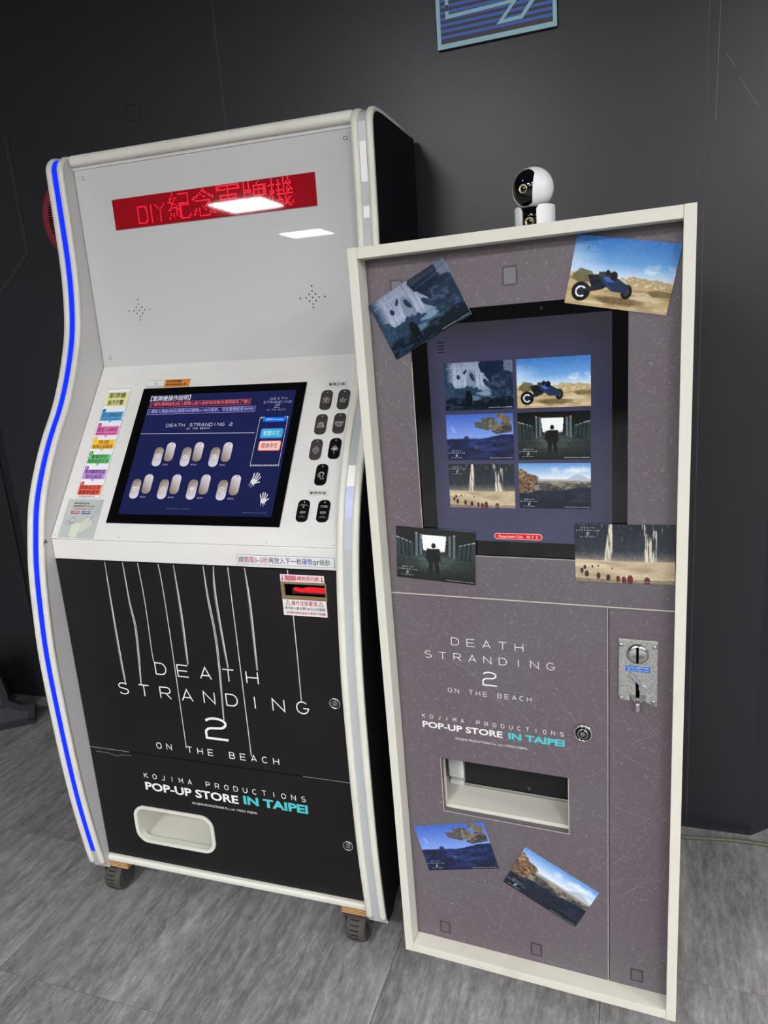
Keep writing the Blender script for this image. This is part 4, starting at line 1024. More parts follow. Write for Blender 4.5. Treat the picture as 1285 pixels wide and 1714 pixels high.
n1 = sticker('note_sticker', KFl, .2295, .3300, .9160, .9320, '#ecdfe0', up, 0, .0006, None, 'white sticker with red characters above the note slot')
TI(n1, KFl, '請放佰元鈔', .2680, .3190, .9195, .9295, '#c4202c', .0011, .02)
plate(KFl, rrect(.2400, .2660, .9185, .9300), (), .0005, .0009).build('note_picture', ink('#c9707a'), n1)
for a in (.2345, .3250):
    mb = MB(); ribbon(mb, KFl, [(a, .9300), (a, .9210)], .0018, .0010); mb.add([KFl.p(a-.0028, .9215, .001), KFl.p(a, .9175, .001), KFl.p(a+.0028, .9215, .001)], [(0, 1, 2)]); mb.build('arrow', ink('#b01824'), n1)
n2 = sticker('warning_sticker', KFl, .2300, .3310, .8400, .8760, '#ecebea', up, 0, .0012, None, 'white warning sticker below the note slot')
TI(n2, KFl, '操作注意事項', .2505, .3095, .8635, .8740, '#c0282c', .0017, .012); TI(n2, KFl, '請勿放入新台幣100元以外紙鈔', .2340, .3270, .8535, .8605, '#2e2a2a', .0017, .012); TI(n2, KFl, '(若硬放紙鈔造成卡幣恕不賠償)', .2360, .3280, .8430, .8495, '#b8282c', .0017, .012)
for a in (.2420, .3180):
    mb = MB(); ribbon(mb, KFl, [(a-.0055, .8640), (a, .8740), (a+.0055, .8640)], .0010, .0016, True); ribbon(mb, KFl, [(a, .8705), (a, .8670)], .0010, .0016); mb.build('warning_triangle', ink('#8c2a2c'), n2)
# delivery tray
tray = plate(KFl, rrect(-.2510, -.0205, .1860, .2930, .034, 7), [list(reversed(rrect(-.2415, -.0290, .1955, .2855, .026, 7)))], -.001, .0035).build('delivery_tray', M['trim_white'], mach)
bevel(tray, .002, 2)
tb = MB(); X0, X1, Y1, Z0, Z1 = -.2480, -.0230, .150, .1885, .2910
tb.add([(X0, .0400, Z0), (X1, .0400, Z0), (X1, Y1, Z0), (X0, Y1, Z0)], [(0, 1, 2, 3)]); tb.add([(X0, .0400, Z1), (X1, .0400, Z1), (X1, Y1, Z1), (X0, Y1, Z1)], [(3, 2, 1, 0)])
tb.add([(X0, Y1, Z0), (X1, Y1, Z0), (X1, Y1, Z1), (X0, Y1, Z1)], [(0, 1, 2, 3)]); tb.add([(X1, .0400, Z0), (X1, .0400, Z1), (X1, Y1, Z1), (X1, Y1, Z0)], [(0, 1, 2, 3)])
tb.add([(X0, .0400, Z0), (X0, .0400, Z1), (X0, Y1, Z1), (X0, Y1, Z0)], [(3, 2, 1, 0)]); lp = rrect(-.2428, -.0277, .1942, .2868, .0262, 7); nl = len(lp)
tb.add([KFl.p(a, b, .0020) for a, b in lp]+[KFl.p(a, b, -.0135) for a, b in lp], [(i, i+nl, (i+1) % nl+nl, (i+1) % nl) for i in range(nl)])
tb.build('tray_box', M['trim_white'], tray)
# plywood blocks and castors
for xa, xb in ((-.3715, -.2990), (.3020, .3715)):
    for ya in (.024, .46):
        bevel(MB().box(xa, xb, ya, ya+.085, .0880, .1110).build('castor_block', M['plywood'], mach), .001, 1)
Rmi = RMm.inverted()
def castor(px, py, parent, to_local, r=.0375, wdt=.048, top=.0885):
    zf = to_local(px, py); c = (px, py, zf+r+.0005)
    br = MB(); hw = wdt/2
    br.box(px-.030, px+.030, py-.028, py+.030, top-.004, top)
    for s_ in (-1, 1):
        q = MB(); x = px+s_*(hw+.004); F1 = Frame((x, 0, 0), (0, 1, 0), (0, 0, 1), (s_, 0, 0))
        pts = [(py-.012, c[2]-.012), (py+.012, c[2]-.012), (py+.026, top-.002), (py-.022, top-.002)]
        plate(F1, pts, (), -.0012, .0012, br)
    br.lathe([(.006, -hw-.008), (.006, hw+.008)], c, 'x', 12)
    o = br.build('castor', M['dark_steel'], parent)
    wh = MB().lathe([(r*.45, -hw), (r*.86, -hw), (r*.94, -hw*.86), (r, -hw*.45), (r, hw*.45), (r*.94, hw*.86), (r*.86, hw), (r*.45, hw)], c, 'x', 36)
    wheel = wh.build('wheel', M['rubber'], o)
    tr = MB()
    for k in range(22):
        a = 2*math.pi*k/22; ca, sa = math.cos(a), math.sin(a); rr = r+.0004
        v = [(px+sx*hw*.45, c[1]+ca*rr-sa*t, c[2]+sa*rr+ca*t) for sx in (-1, 1) for t in (-.0012, .0012)]
        tr.add(v, [(0, 1, 3, 2)])
    tr.build('tread_grooves', M['black_matte'], wheel); return o
ml = lambda x, y: (Rmi @ (RMm @ Vector((x, y, 0))*1).copy()).z+math.tan(.0157)*x
for px, py in ((-.3625, .0600), (.3360, .0480), (-.3640, .50), (.3360, .50)): castor(px, py, mach, ml, .0375 if px < 0 else .0395)
# ================================================================== SAMPLE DOG TAGS ON THE DECK
tag_label = ['engraved steel dog tag, left of the top pair beside the screen', 'engraved steel dog tag, right of the top pair beside the screen', 'engraved steel dog tag with rays, left of the second pair', 'engraved steel dog tag with shield, right of the second pair',
             'engraved steel dog tag with two hands, left of the third pair', 'black dog tag with cross of rays, right of the third pair', 'lone dog tag with helmet mark below the three pairs', 'dog tag with back lettering, left of the bottom pair', 'dog tag with back lettering, right of the bottom pair']
spots = [(.2835, .3475), (.3250, .3478), (.2815, .2860), (.3245, .2875), (.2805, .2240), (.3240, .2258), (.3035, .1635), (.2760, .0795), (.3225, .0797)]
dark_t = [0, 0, 0, 0, 0, 1, 1, 1, 1]
M['tag_steel'] = base_mat('tag_steel', '#6f6a68', .32, metal=.8); M['tag_black'] = base_mat('tag_black', '#16181a', .2, metal=.5)
for k, (cx, cb) in enumerate(spots):
    F = Frame(CF.p(cx, cb, 0), CF.A, CF.B, CF.D)
    a = .0138; h_ = .0252
    o = plate(F, rrect(-a, a, -h_, h_, .0105, 6), [list(reversed(circ(0, h_-.005, .0016, 10)))], .0002, .0016).build('dog_tag', M['tag_black'] if dark_t[k] else M['tag_steel'])
    bevel(o, .0003, 1)
    org = Vector(CF.p(cx, cb, 0)); o.data.transform(Matrix.Translation(-org)); o.matrix_world = RMm @ Matrix.Translation(org)
    tag(o, tag_label[k], 'dog tag', 'sample dog tags beside the touch screen')
    F2 = Frame((0, 0, 0), CF.A, CF.B, CF.D)
    rimm = MB(); ribbon(rimm, F2, rrect(-a+.0003, a-.0003, -h_+.0003, h_-.0003, .0102, 6), .0008, .0018, True); rimm.build('rim', M['chrome'], o)
    mb = MB()
    if k < 7: emblem(mb, F2, 0, -.002, .0088, k, .0009, .0018); mb.build('engraving', ink('#c9c6c0'), o)
    else:
        if k == 7: stroke_line(mb, F2, 'DEATH', -.006, .006, .0140, .0152, .0003, 1, .0018); stroke_line(mb, F2, 'STRANDING', -.0105, .0105, .0115, .0127, .0003, 1, .0018); stroke_two(mb, F2, -.0018, .0018, .0070, .0100, .0006, .0018)
        else: stroke_line(mb, F2, 'POP-UP STORE', -.007, .007, .0110, .0124, .0004, .8, .0018); stroke_line(mb, F2, 'IN TAIPEI', -.009, .009, .0082, .0098, .0005, .8, .0018)
        mb.build('engraving', ink('#c9c6c0'), o)
        text_part('engraving', o, F2, '送給你' if k == 7 else '留紀念', -.0065, .0065, -.0060, -.0005, ink('#b9b6b0'), .0018, .01)
        text_part('engraving', o, F2, 'KOJIMA\nPRODUCTIONS', -.0085, .0085, -.0150, -.0110, ink('#9a9894'), .0018)

# ================================================================== PHOTO VENDING KIOSK
KX, KY, KZT, KYAW = -0.461303, 1.221077, 1.550772, -0.06216184
KW, KH, REC = 0.554471, 1.473046, .035
KZB = KZT-KH
kio = thing('photo_kiosk', 'mauve scratched photo vending kiosk in a cream wooden frame with a portrait screen', 'vending machine', (KX, KY, 0), KYAW)
KM = Matrix.Translation((KX, KY, 0)) @ Matrix.Rotation(KYAW, 4, 'Z')
PF = Frame((0, REC, KZT), (1, 0, 0), (0, 0, 1), (0, -1, 0))
BT = .0178; KD = .40
bevel(MB().box(0, BT, 0, KD, KZB, KZT).build('side_board', M['wood_frame'], kio), .0008, 2)
bevel(MB().box(KW-BT, KW, 0, KD, KZB, KZT).build('side_board', M['wood_frame'], kio), .0008, 2)
bevel(MB().box(BT+.0003, KW-BT-.0003, .0004, KD, KZT-.0192, KZT-.0004).build('top_board', M['wood_frame'], kio), .0008, 2)
bevel(MB().box(BT+.0003, KW-BT-.0003, .0004, KD, KZB+.0004, KZB+.0198).build('bottom_board', M['wood_frame'], kio), .0008, 2)
MB().box(BT, KW-BT, KD-.012, KD, KZB+.02, KZT-.02).build('back_board', M['wood_frame'], kio)
L0, L1 = BT+.0006, KW-BT-.0006
scr_hole = list(reversed(rrect(.0922, .4596, -.5590, -.1160, .004, 3)))
upn = plate(PF, rrect(L0, L1, -.6412, -.0198), [scr_hole], -.015, 0).build('upper_panel', M['mauve'], kio)
plate(PF, rrect(L0, L1, -.6440, -.6418), (), -.015, -.0006).build('panel_edge', M['edge_line'], upn)
open_hole = list(reversed(rrect(.0985, .3545, -1.1228, -.9980, .003, 3)))
dl = plate(PF, rrect(L0, .4268, -1.4520, -.6448), [open_hole], -.014, 0).build('lower_panel', M['mauve'], kio)
dr = plate(PF, rrect(.4300, L1, -1.4520, -.6448), (), -.014, 0).build('coin_panel', M['mauve'], kio)
plate(PF, rrect(.4266, .4279, -1.4520, -.6448), (), -.014, -.0004).build('panel_edge', M['edge_line'], dl)
mb = MB(); ribbon(mb, PF, [(.0985, -.9980), (.0985, -1.1228), (.3545, -1.1228), (.3545, -.9995)], .0012, .0004); mb.build('cut_edge', M['edge_line'], dl)
mb = MB(); ribbon(mb, PF, [(.0924, -.20), (.0924, -.5585), (.4594, -.5590)], .0010, .0004); mb.build('cut_edge', M['edge_line'], upn)
# scratch print: fine pale lines and flecks over each panel, keeping clear of the openings
def scratch_print(par, a0, a1, b0, b1, holes, n_line, n_fleck, seed):
    r = random.Random(seed); mbs = (MB(), MB())
    inside = lambda a, b: a0+.003 < a < a1-.003 and b0+.003 < b < b1-.003 and not any(h[0]-.002 < a < h[1]+.002 and h[2]-.002 < b < h[3]+.002 for h in holes)
    for i in range(n_line):
        ln = r.choice((.010, .016, .03, .06, .11, .16))*r.uniform(.6, 1.3); th = r.choice((.65, .8, -.55, -.9, 2.1, 1.2, r.uniform(0, 3.1), r.uniform(0, 3.1)))
        a, b = r.uniform(a0, a1), r.uniform(b0, b1); pts = []
        bend_ = r.uniform(-.35, .35)
        for j in range(7):
            t = j/6; x, y = a+ln*t*math.cos(th+bend_*t), b+ln*t*math.sin(th+bend_*t)
            if not inside(x, y): break
            pts.append((x, y))
        if len(pts) > 2: ribbon(mbs[0 if r.random() < .75 else 1], PF, pts, r.uniform(.00022, .00050), .00018)
    for i in range(n_fleck):
        a, b = r.uniform(a0, a1), r.uniform(b0, b1)
        if not inside(a, b): continue
        s_ = r.uniform(.0004, .0011)*(1.8 if r.random() < .08 else 1); el = r.uniform(1, 3.2); th = r.uniform(0, 3.14)
        pts = rotp([(s_*el*math.cos(q)*r.uniform(.6, 1.1), s_*.6*math.sin(q)*r.uniform(.6, 1.1)) for q in [k*math.pi/3 for k in range(6)]], (a, b), th)
        m_ = mbs[0 if r.random() < .7 else 1]; m_.add([PF.p(x, y, .00018) for x, y in pts], [tuple(range(6))])
    for m_, c in zip(mbs, ('#7d7479', '#979093')):
        if m_.v: m_.build('scratch_print', ink(c), par)['kind'] = 'stuff'
scratch_print(upn, L0, L1, -.6412, -.0198, [(.0922, .4596, -.5590, -.1160)], 190, 900, 5)
scratch_print(dl, L0, .4268, -1.4520, -.6448, [(.0985, .3545, -1.1228, -.9980)], 330, 1500, 6)
scratch_print(dr, .4300, L1, -1.4520, -.6448, [(.446, .512, -.826, -.697)], 120, 520, 8)
# dark printed squares
for a0, a1, b0, b1, par in ((.0620, .0850, -.0885, -.0575, upn), (.2612, .2863, -.0864, -.0553, upn), (.0725, .0955, -1.4358, -1.4062, dl), (.2718, .2944, -1.4352, -1.4048, dl), (.4699, .4932, -1.4362, -1.4072, dr)):
    sq = plate(PF, rrect(a0, a1, b0, b1, .0022, 3), (), 0, .0003, back=False).build('printed_square', ink('#716d72' if par is upn else '#5f585e'), par)
    mb = MB()
    for t_, wd_, c_ in ((.0006, .0022, 0), (.0022, .0012, 1)):
        ribbon(mb, PF, rrect(a0+t_, a1-t_, b0+t_, b1-t_, .0018, 3), wd_, .0005, True)
    mb.build('square_outline', ink('#454045' if par is upn else '#37323a'), sq)
# lettering
for args in (('DEATH', .1362, .2756, -.7430, -.7280, .0014, 1.0), ('STRANDING', .0796, .3330, -.7750, -.7608, .0014, 1.0), ('ON THE BEACH', .1238, .2881, -.8456, -.8364, .0010, .82)):
    letter_parts(dl, PF, *args, M['print_white'], .0005)
mb = MB(); stroke_two(mb, PF, .1956, .2228, -.8210, -.7930, .0028, .0005); mb.build('letter', M['print_white'], dl)
mb = MB(); stroke_line(mb, PF, 'KOJIMA PRODUCTIONS', .0655, .3472, -.9098, -.9016, .0010, .75, .0005); mb.build('lettering', M['print_white'], dl)
text_part('lettering', dl, PF, 'POP-UP STORE', .0645, .2300, -.9318, -.9178, M['print_white'], .0005, .026)
text_part('lettering', dl, PF, 'IN TAIPEI', .2412, .3488, -.9320, -.9178, M['print_teal'], .0005, .040)
text_part('lettering', dl, PF, '©KOJIMA PRODUCTIONS Co., Ltd. / HIDEO KOJIMA.', .1327, .2784, -.9512, -.9450, M['print_white'], .0006)
lock(dl, PF, .3832, -.8965, .0185)
# outlet interior: shelf, cheeks
shelf = MB().box(BT+.001, .4255, REC+.0145, KD-.014, KZT-1.1300, KZT-1.1150).build('outlet_shelf', M['wood_frame'], kio)
MB().box(.0860, .0978, REC+.0145, REC+.030, KZT-1.1150, KZT-.97).build('outlet_cheek', M['wood_frame'], shelf)
MB().box(BT+.001, .4255, REC+.0145, KD-.014, KZT-.965, KZT-.955).build('outlet_roof', M['void'], shelf)
# coin unit
cu = plate(PF, [(.4460, -.8180), (.4640, -.8180), (.4700, -.8120), (.4870, -.8120), (.4930, -.8180), (.5115, -.8245), (.5115, -.6985), (.4460, -.6985)], [list(reversed(rrect(.4755, .4815, -.8150, -.7790)))], 0, .0042).build('coin_unit', M['cast'], dr)
cu.data.update()
bevel(cu, .0022, 3); cu['label'] = 'grained metal coin unit with lever and slot'
for a, b in ((.4508, -.7096), (.5055, -.7099), (.4511, -.8125), (.5052, -.8150)):
    s_ = MB().lathe([(.0046, .004), (.0044, .0056), (.0030, .0068), (.0008, .0072)], PF.p(a, b, 0), 'y', 14).build('screw', M['chrome'], cu, True)
mb = MB().lathe([(.0192, .004), (.0192, .0052), (.0176, .0062), (.0172, .0072), (.0120, .0084), (.0050, .0090), (.001, .0091)], PF.p(.4778, -.7250, 0), 'y', 36)
mb.build('slot_disc', M['chrome'], cu, True)
plate(PF, rrect(.4757, .4800, -.7402, -.7108), (), .0085, .0096).build('coin_slot', M['void'], cu)
plate(PF, rrect(.4750, .4820, -.8148, -.7788), (), .0002, .0008).build('return_slot', M['void'], cu)
st_ = plate(PF, rrect(.4578, .4990, -.7592, -.7490), (), .004, .0046).build('blue_label', ink('#1d62b8', .3), cu)
text_part('lettering', cu, PF, 'PLEASE INSERT COIN', .4600, .4970, -.7532, -.7502, ink('#cfe2f6'), .0050, .01); text_part('lettering', cu, PF, '♥ COIN REJECT BAR', .4612, .4965, -.7582, -.7550, ink('#cfe2f6'), .0050, .01)
lv = MB(); plate(PF, rotp(rrect(-.0022, .0022, -.0150, .0150, .001), (.4755, -.7718), .72), (), .007, .0115, lv)
lv.lathe([(.0072, .004), (.0072, .0090), (.0060, .0100)], PF.p(.4870, -.7880, 0), 'y', 20); lv.build('reject_lever', base_mat('lever_grey', '#b4b8bc', .3, metal=.6), cu)
mb = MB(); F_ = PF
for sg_ in (-1, 1):
    q_ = [(.4785+sg_*u, b_, d_) for u, b_, d_ in ((.0140, -.8030, .0043), (.0032, -.8030, .0075), (.0032, -.8165, .0100), (.0062, -.8165, .0095), (.0140, -.8110, .0043))]
    mb.add([F_.p(*q) for q in q_]+[F_.p(q[0], q[1], .004) for q in q_], [(0, 1, 2, 3, 4) if sg_ > 0 else (4, 3, 2, 1, 0), (0, 5, 6, 1), (1, 6, 7, 2), (2, 7, 8, 3), (3, 8, 9, 4)])
mb.build('return_hood', M['steel'], cu)
MB().lathe([(.0056, 0), (.0060, .001), (.0060, .016), (.0056, .017)], PF.p(.4785, -.8350, .0060), 'z', 18).build('return_knob', M['chrome'], cu, True)

# portrait screen
sc_ = plate(PF, rrect(.0926, .4592, -.5586, -.1164), (), -.012, -.0035).build('portrait_screen', M['black_gloss'], kio); sc_['label'] = 'glossy black portrait monitor showing six pictures'
SF2 = Frame((0, REC, KZT), (1, 0, 0), (0, 0, 1), (0, -1, 0)); SD = -.0030
pw, ph = 60, 80
pc = Pic(pw, ph); pc.grad([(0, '#34323c'), (.15, '#403f58'), (.5, '#3d3e5a'), (1, '#44465f')])
pc.blend(np.clip((pc.X-.80)*3.5, 0, 1)*.55, '#26262e'); pc.blend(np.clip((.07-pc.X)*12, 0, 1)*.4, '#26262e'); pc.blend(np.clip((pc.X-.45)*2, 0, 1)*np.clip(1-pc.Y*3, 0, 1)*.6, '#33333c')
disp = picture_mesh('screen_picture', pc.out(0.0), SF2, .1222, .4345, -.5300, -.1400, M['screen_picture'], sc_); disp.location = (0, -SD*0-.0, 0)
disp.data.transform(Matrix.Translation((0, -SD, 0)))
thumbs = [('rocks', .1505, .2725, -.2897, -.2066), ('buggy', .2790, .4012, -.2896, -.2066), ('blue', .1495, .2705, -.3790, -.2970), ('hangar', .2782, .4005, -.3794, -.2970), ('desert', .1490, .2697, -.4674, -.3866), ('valley', .2775, .4001, -.4666, -.3857)]
title_pos = {'rocks': (.16, .94, '#c9ced8'), 'buggy': (.14, .94, '#3d5878'), 'blue': (.14, .215, '#dfe4f2'), 'hangar': (.14, .235, '#dfe4e6'), 'desert': (.14, .95, '#c9cdd2'), 'valley': (.14, .215, '#dfe4f2')}
for nm, a0, a1, b0, b1 in thumbs:
    o = picture_mesh('thumbnail', PICS[nm](126, 84), SF2, a0, a1, b0, b1, M['screen_picture'], sc_); o.data.transform(Matrix.Translation((0, -SD-.0004, 0)))
    fx, fy, c = title_pos[nm]
    F_ = Frame(SF2.p(a0, b0, SD+.0008), (1, 0, 0), (0, 0, 1), (0, -1, 0))
    logo('thumbnail_title', o, F_, (a1-a0)*fx, (b1-b0)*fy, .030, emis(c), 1.3)
    text_part('thumbnail_text', o, F_, '©KOJIMA PRODUCTIONS Co., Ltd. / HIDEO KOJIMA.', (a1-a0)*.64, (a1-a0)*.985, (b1-b0)*.030, (b1-b0)*.052, emis('#d8dade'), .0002)
mb = MB(); FS = Frame(PF.p(0, 0, SD), (1, 0, 0), (0, 0, 1), (0, -1, 0))
for k in range(4): ribbon(mb, FS, [(.1412, -.1703-k*.0056), (.1535, -.1703-k*.0056)], .0017, .0006)
for r in range(5):
    for c in range(5): plate(FS, circ(.1405+c*.0072+(.0036 if r % 2 else 0), -.4850-r*.0058, .0007, 6), (), .0004, .0006, mb, back=False); plate(FS, circ(.3965+c*.0040, -.164-r*.0050, .0006, 6), (), .0004, .0006, mb, back=False)
mb.build('screen_marks', emis('#15151c'), sc_)['kind'] = 'stuff'
cl = plate(FS, rrect(.2290, .3160, -.5255, -.5140, .0055), (), 0, .0006, back=False).build('coin_message', emis('#f0b8b8'), sc_)
plate(FS, rrect(.2303, .3147, -.5244, -.5151, .0045), (), .0003, .0009, back=False).build('message_field', emis('#d8242c'), cl)
text_part('lettering', cl, FS, 'Please Insert Coin', .2375, .2810, -.5225, -.5172, emis('#ffd6d6'), .0013, .01); text_part('lettering', cl, FS, '0 / 1', .2885, .3070, -.5222, -.5174, emis('#ffd6d6'), .0013, .02)
plate(PF, circ(.3235, -.1270, .0030, 16), (), -.0035, -.0028).build('screen_camera', base_mat('lens_grey', '#24242a', .1), sc_)
# kiosk castors
ml0 = lambda x, y: 0.0
for px, py in ((.085, .095), (KW-.085, .095), (.085, .33), (KW-.085, .33)): castor(px, py, kio, ml0, .028, .026, KZB)

# ------------------------------------------------------------------ printer seen through the outlet
pr_ = thing('photo_printer', 'white desktop photo printer with a black tray, seen through the kiosk outlet', 'printer')
pr_.matrix_world = KM @ Matrix.Translation((.24, .12, KZT-1.115))
def pl(mb, nm, mat, bv=.002): o = mb.build(nm, mat, pr_); return bevel(o, bv, 3)
pl(MB().box(-.120, .165, .012, .235, .008, .135), 'body', M['printer_white'], .006)
pl(MB().box(-.157, -.121, .0, .225, .012, .135), 'side_cover', M['printer_white'], .006)
pl(MB().box(-.152, -.120, -.004, .20, .0005, .0105), 'foot', M['printer_white'])
pl(MB().box(-.117, .16, -.002, .010, .0095, .13), 'paper_tray', base_mat('tray_black', '#141517', .35, spec=.3), .002)
pl(MB().box(-.119, .16, -.004, .008, .002, .0085), 'tray_lip', M['steel'], .001)
F_ = Frame((0, -.002, 0), (1, 0, 0), (0, 0, 1), (0, -1, 0)); mb = MB()
ribbon(mb, F_, [(.018, .0215), (.0205, .0215)], .0010, .0004); ribbon(mb, F_, [(.022, .0215), (.0245, .0215)], .0010, .0004); ribbon(mb, F_, [(.0205, .0185), (.0213, .0155), (.0221, .0185)], .0008, .0004); mb.build('tray_mark', ink('#b9babc'), pr_)

# ------------------------------------------------------------------ security camera on top
wc = thing('security_camera', 'white ball shaped security camera standing on the kiosk top', 'camera')
wc.matrix_world = KM @ Matrix.Translation((.3115, .066, KZT)) @ Matrix.Rotation(-.16, 4, 'Z')
br_, bh = .0325, .0335
# cup with a front notch
cup = MB(); nseg = 48; gap_ = .42
ang = [(-math.pi/2+gap_)+(2*math.pi-2*gap_)*k/nseg for k in range(nseg+1)]
for r_, tp_ in ((br_, 1), ):
    v = []
    for a in ang:
        edge = min(a-ang[0], ang[-1]-a)/.22; hh = bh-(.006*(1-min(1, edge))**2)
        v += [(r_*math.cos(a), r_*math.sin(a), .0005), (r_*math.cos(a), r_*math.sin(a), hh-.001), ((r_-.0012)*math.cos(a), (r_-.0012)*math.sin(a), hh), ((r_-.004)*math.cos(a), (r_-.004)*math.sin(a), hh-.001), ((r_-.004)*math.cos(a), (r_-.004)*math.sin(a), .0005)]
    f = [(i*5+k, (i+1)*5+k, (i+1)*5+k+1, i*5+k+1) for i in range(nseg) for k in range(4)]+[(0, 1, 2, 3, 4), tuple(reversed([nseg*5+k for k in range(5)]))]
    cup.add(v, f)
cup.build('base', M['cam_white'], wc)
MB().lathe([(.0285, .0006), (.0288, .030), (.024, .032)], (0, 0, 0), 'z', 36).build('base_core', M['black_gloss'], wc, True)
Fc = Frame((0, -.0288, 0), (1, 0, 0), (0, 0, 1), (0, -1, 0))
def lens(cx, cz, y0, r, par):
    MB().lathe([(r, 0), (r, .0022), (r*.84, .0026), (r*.80, .0012)], (cx, y0, cz), 'y', 28).build('lens_ring', M['gold'], par, True)
    MB().lathe([(r*.80, .0), (r*.80, .0010), (r*.45, .0014), (r*.2, .0018)], (cx, y0, cz), 'y', 24).build('lens', M['black_gloss'], par, True)
lens(.0008, .0085, -.0280, .0070, wc)
# ball with a black face window
R0 = .0330; ball = MB(); nu, nv = 64, 40; C_ = Vector((-.0022, 0, .0612)); vs = []; white, black = [], []
def in_face(d):
    # d: unit direction; the window is a tall D shape on the front
    x, y, z = d
    if y > -.15: return False
    u, v_ = (x+.14)/.70, (z-.02)/.88
    if u*u+v_*v_ > 1: return False
    return x < .34+.10*z-.06*z*z
for i in range(nv+1):
    th_ = math.pi*i/nv
    for k in range(nu): ph_ = 2*math.pi*k/nu; vs.append(Vector((math.sin(th_)*math.cos(ph_), math.sin(th_)*math.sin(ph_), math.cos(th_))))
def ballmesh(nm, test, rad, mat, n1=nv, n2=nu):
    f = []
    for i in range(nv):
        for k in range(nu):
            q = (i*nu+k, (i+1)*nu+k, (i+1)*nu+(k+1) % nu, i*nu+(k+1) % nu); c = sum((vs[j] for j in q), Vector())/4
            if test(c.normalized()): f.append(q)
    return mesh_obj(nm, [C_+v*rad for v in vs], f, mat, wc, True)
ballmesh('ball', lambda c: True, R0, M['cam_white'])
# smooth window patch, built from its own outline
out_ = []
for k in range(60):
    a = 2*math.pi*k/60; lo_, hi_ = 0, 1.2
    for _ in range(20):
        m_ = (lo_+hi_)/2; x = -.13+m_*math.cos(a); z = .02+m_*math.sin(a)
        ok = x*x+z*z < .98 and in_face((x, -math.sqrt(max(1e-6, 1-x*x-z*z)), z))
        if ok: lo_ = m_
        else: hi_ = m_
    out_.append(lo_)
v = []; f = []
for j in range(9):
    for k in range(60):
        a = 2*math.pi*k/60; m_ = out_[k]*j/8; x = -.13+m_*math.cos(a); z = .02+m_*math.sin(a); y = -math.sqrt(max(1e-4, 1-x*x-z*z))
        rr = R0+(.0006 if j < 8 else -.0002); v.append(C_+Vector((x, y, z))*rr)
for j in range(8):
    for k in range(60): f.append((j*60+k, j*60+(k+1) % 60, (j+1)*60+(k+1) % 60, (j+1)*60+k))
wnd = mesh_obj('face_window', v, [tuple(reversed(q)) for q in f], M['black_gloss'], wc, True)
lens(-.0060, .0580, -.0338, .0068, wc)
MB().lathe([(.0009, 0), (.0009, .0006)], (-.0070, -.0325, .0705), 'y', 10).build('status_light', base_mat('status_blue', '#2030ff', .3, emit='#4050ff', es=3), wc)

# ------------------------------------------------------------------ photo prints taped to the kiosk
CARDS = [
 ('rocks', [(.0201, -.0972), (.1624, -.0306), (.2075, -.1269), (.0641, -.195)], .004, 'glossy photo print of misty hanging rocks, tilted at the top left of the kiosk', 'curl'),
 ('buggy', [(.3830, -.0195), (.5351, -.0518), (.5165, -.1545), (.3610, -.1218)], .004, 'glossy photo print of a dark buggy in a desert, top right of the kiosk', 'wave'),
 ('hangar', [(.0385, -.5038), (.1955, -.5141), (.1905, -.6154), (.0345, -.6093)], .0015, 'photo print of a lone figure in a bright dark-walled hangar, left below the screen', None),
 ('desert', [(.3722, -.4915), (.5352, -.4901), (.5352, -.5945), (.3729, -.598)], .0015, 'photo print of pale pillars above a sandy plain, right below the screen', None),
 ('blue', [(.0284, -1.1748), (.1838, -1.1325), (.2096, -1.2374), (.0554, -1.2802)], .0015, 'photo print of a blue hillside under a violet sky, left below the outlet', None),
 ('valley', [(.266, -1.1722), (.4109, -1.2443), (.3628, -1.3392), (.2198, -1.2671)], .0015, 'photo print of a rocky valley and pale mountains, tilted near the kiosk bottom', None)]
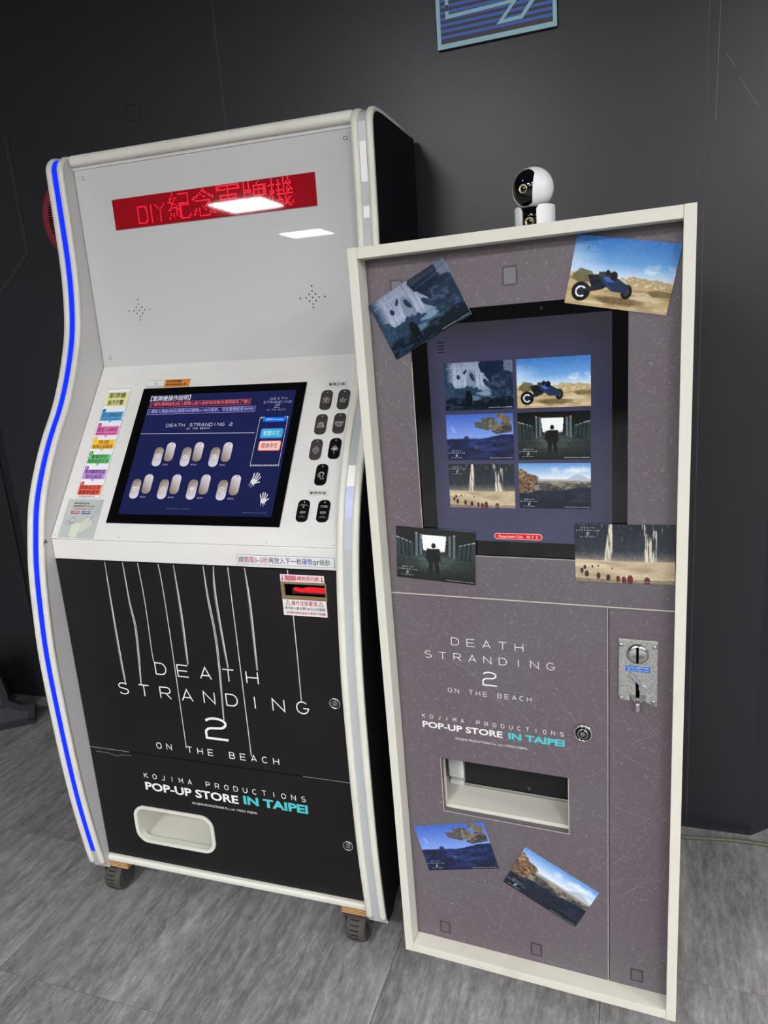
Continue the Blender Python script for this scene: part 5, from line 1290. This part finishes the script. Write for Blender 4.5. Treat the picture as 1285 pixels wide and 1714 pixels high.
for nm, cr, dd, lab, bend in CARDS:
    cx = sum(p[0] for p in cr)/4; cz = sum(p[1] for p in cr)/4
    e = Vector((cr[1][0]-cr[0][0]+cr[2][0]-cr[3][0], cr[1][1]-cr[0][1]+cr[2][1]-cr[3][1]))/2
    g = Vector((cr[0][0]-cr[3][0]+cr[1][0]-cr[2][0], cr[0][1]-cr[3][1]+cr[1][1]-cr[2][1]))/2
    ang_ = math.atan2(e.y, e.x); wd, ht = e.length, g.length
    sk = g.dot(Vector((math.cos(ang_), math.sin(ang_))))
    if bend == 'curl': bf = lambda u, v_: .0035*np.clip((.32-v_)/.32, 0, 1)**2*np.sin(v_*24+u*2.5)*.5+.0030*np.clip((.30-v_)/.30, 0, 1)**1.5+.0010*np.sin(u*3.0)
    elif bend == 'wave': bf = lambda u, v_: .0022*np.clip((.45-v_)/.45, 0, 1)*np.sin(u*9.0+v_*5)*.5+.0022*np.clip((.4-v_)/.4, 0, 1)**1.3+.0005*np.sin(u*26)*np.clip(u-.5, 0, 1)
    else: bf = lambda u, v_: .0006*np.sin(u*3.1)*np.sin(v_*3.1)
    FL = Frame((0, 0, 0), (math.cos(ang_), 0, math.sin(ang_)), (-math.sin(ang_), 0, math.cos(ang_)), (0, -1, 0))
    o = picture_mesh('photo_print', PICS[nm](168, 114), FL, -wd/2, wd/2, -ht*.5, ht*.5, M['photo_print'], None, .0005, bf, gain=1.0)
    o.matrix_world = KM @ Matrix.Translation((cx, REC-dd*.3-.0006, KZT+cz))
    tag(o, lab, 'photo', 'photo prints taped to the kiosk front')
    fx, fy, c = title_pos[nm]
    bump_d = .0012+(.0050 if bend == 'curl' and fy > .5 else .0030 if bend == 'wave' and fy > .5 else .0008)
    FT = Frame(FL.p(-wd/2, -ht/2, 0), FL.A, FL.B, FL.D)
    lg = logo('title_print', o, FT, wd*fx, ht*fy, .039, ink(c, .2), 1.15, 0)
    # lay the lettering on the bent paper
    for vtx in lg.data.vertices:
        q = Vector(vtx.co); a = q.dot(FL.A); b = q.dot(FL.B); u = (a+wd/2)/wd; vv = (ht/2-b)/ht
        vtx.co = Vector(FL.p(a, b, .0007+float(bf(np.array(u), np.array(vv)))))
    text_part('small_print', o, FT, '©KOJIMA PRODUCTIONS Co., Ltd. / HIDEO KOJIMA.', wd*.64, wd*.985, ht*.030, ht*.048, ink('#c9ccd0'), .0016)
flush_texts()
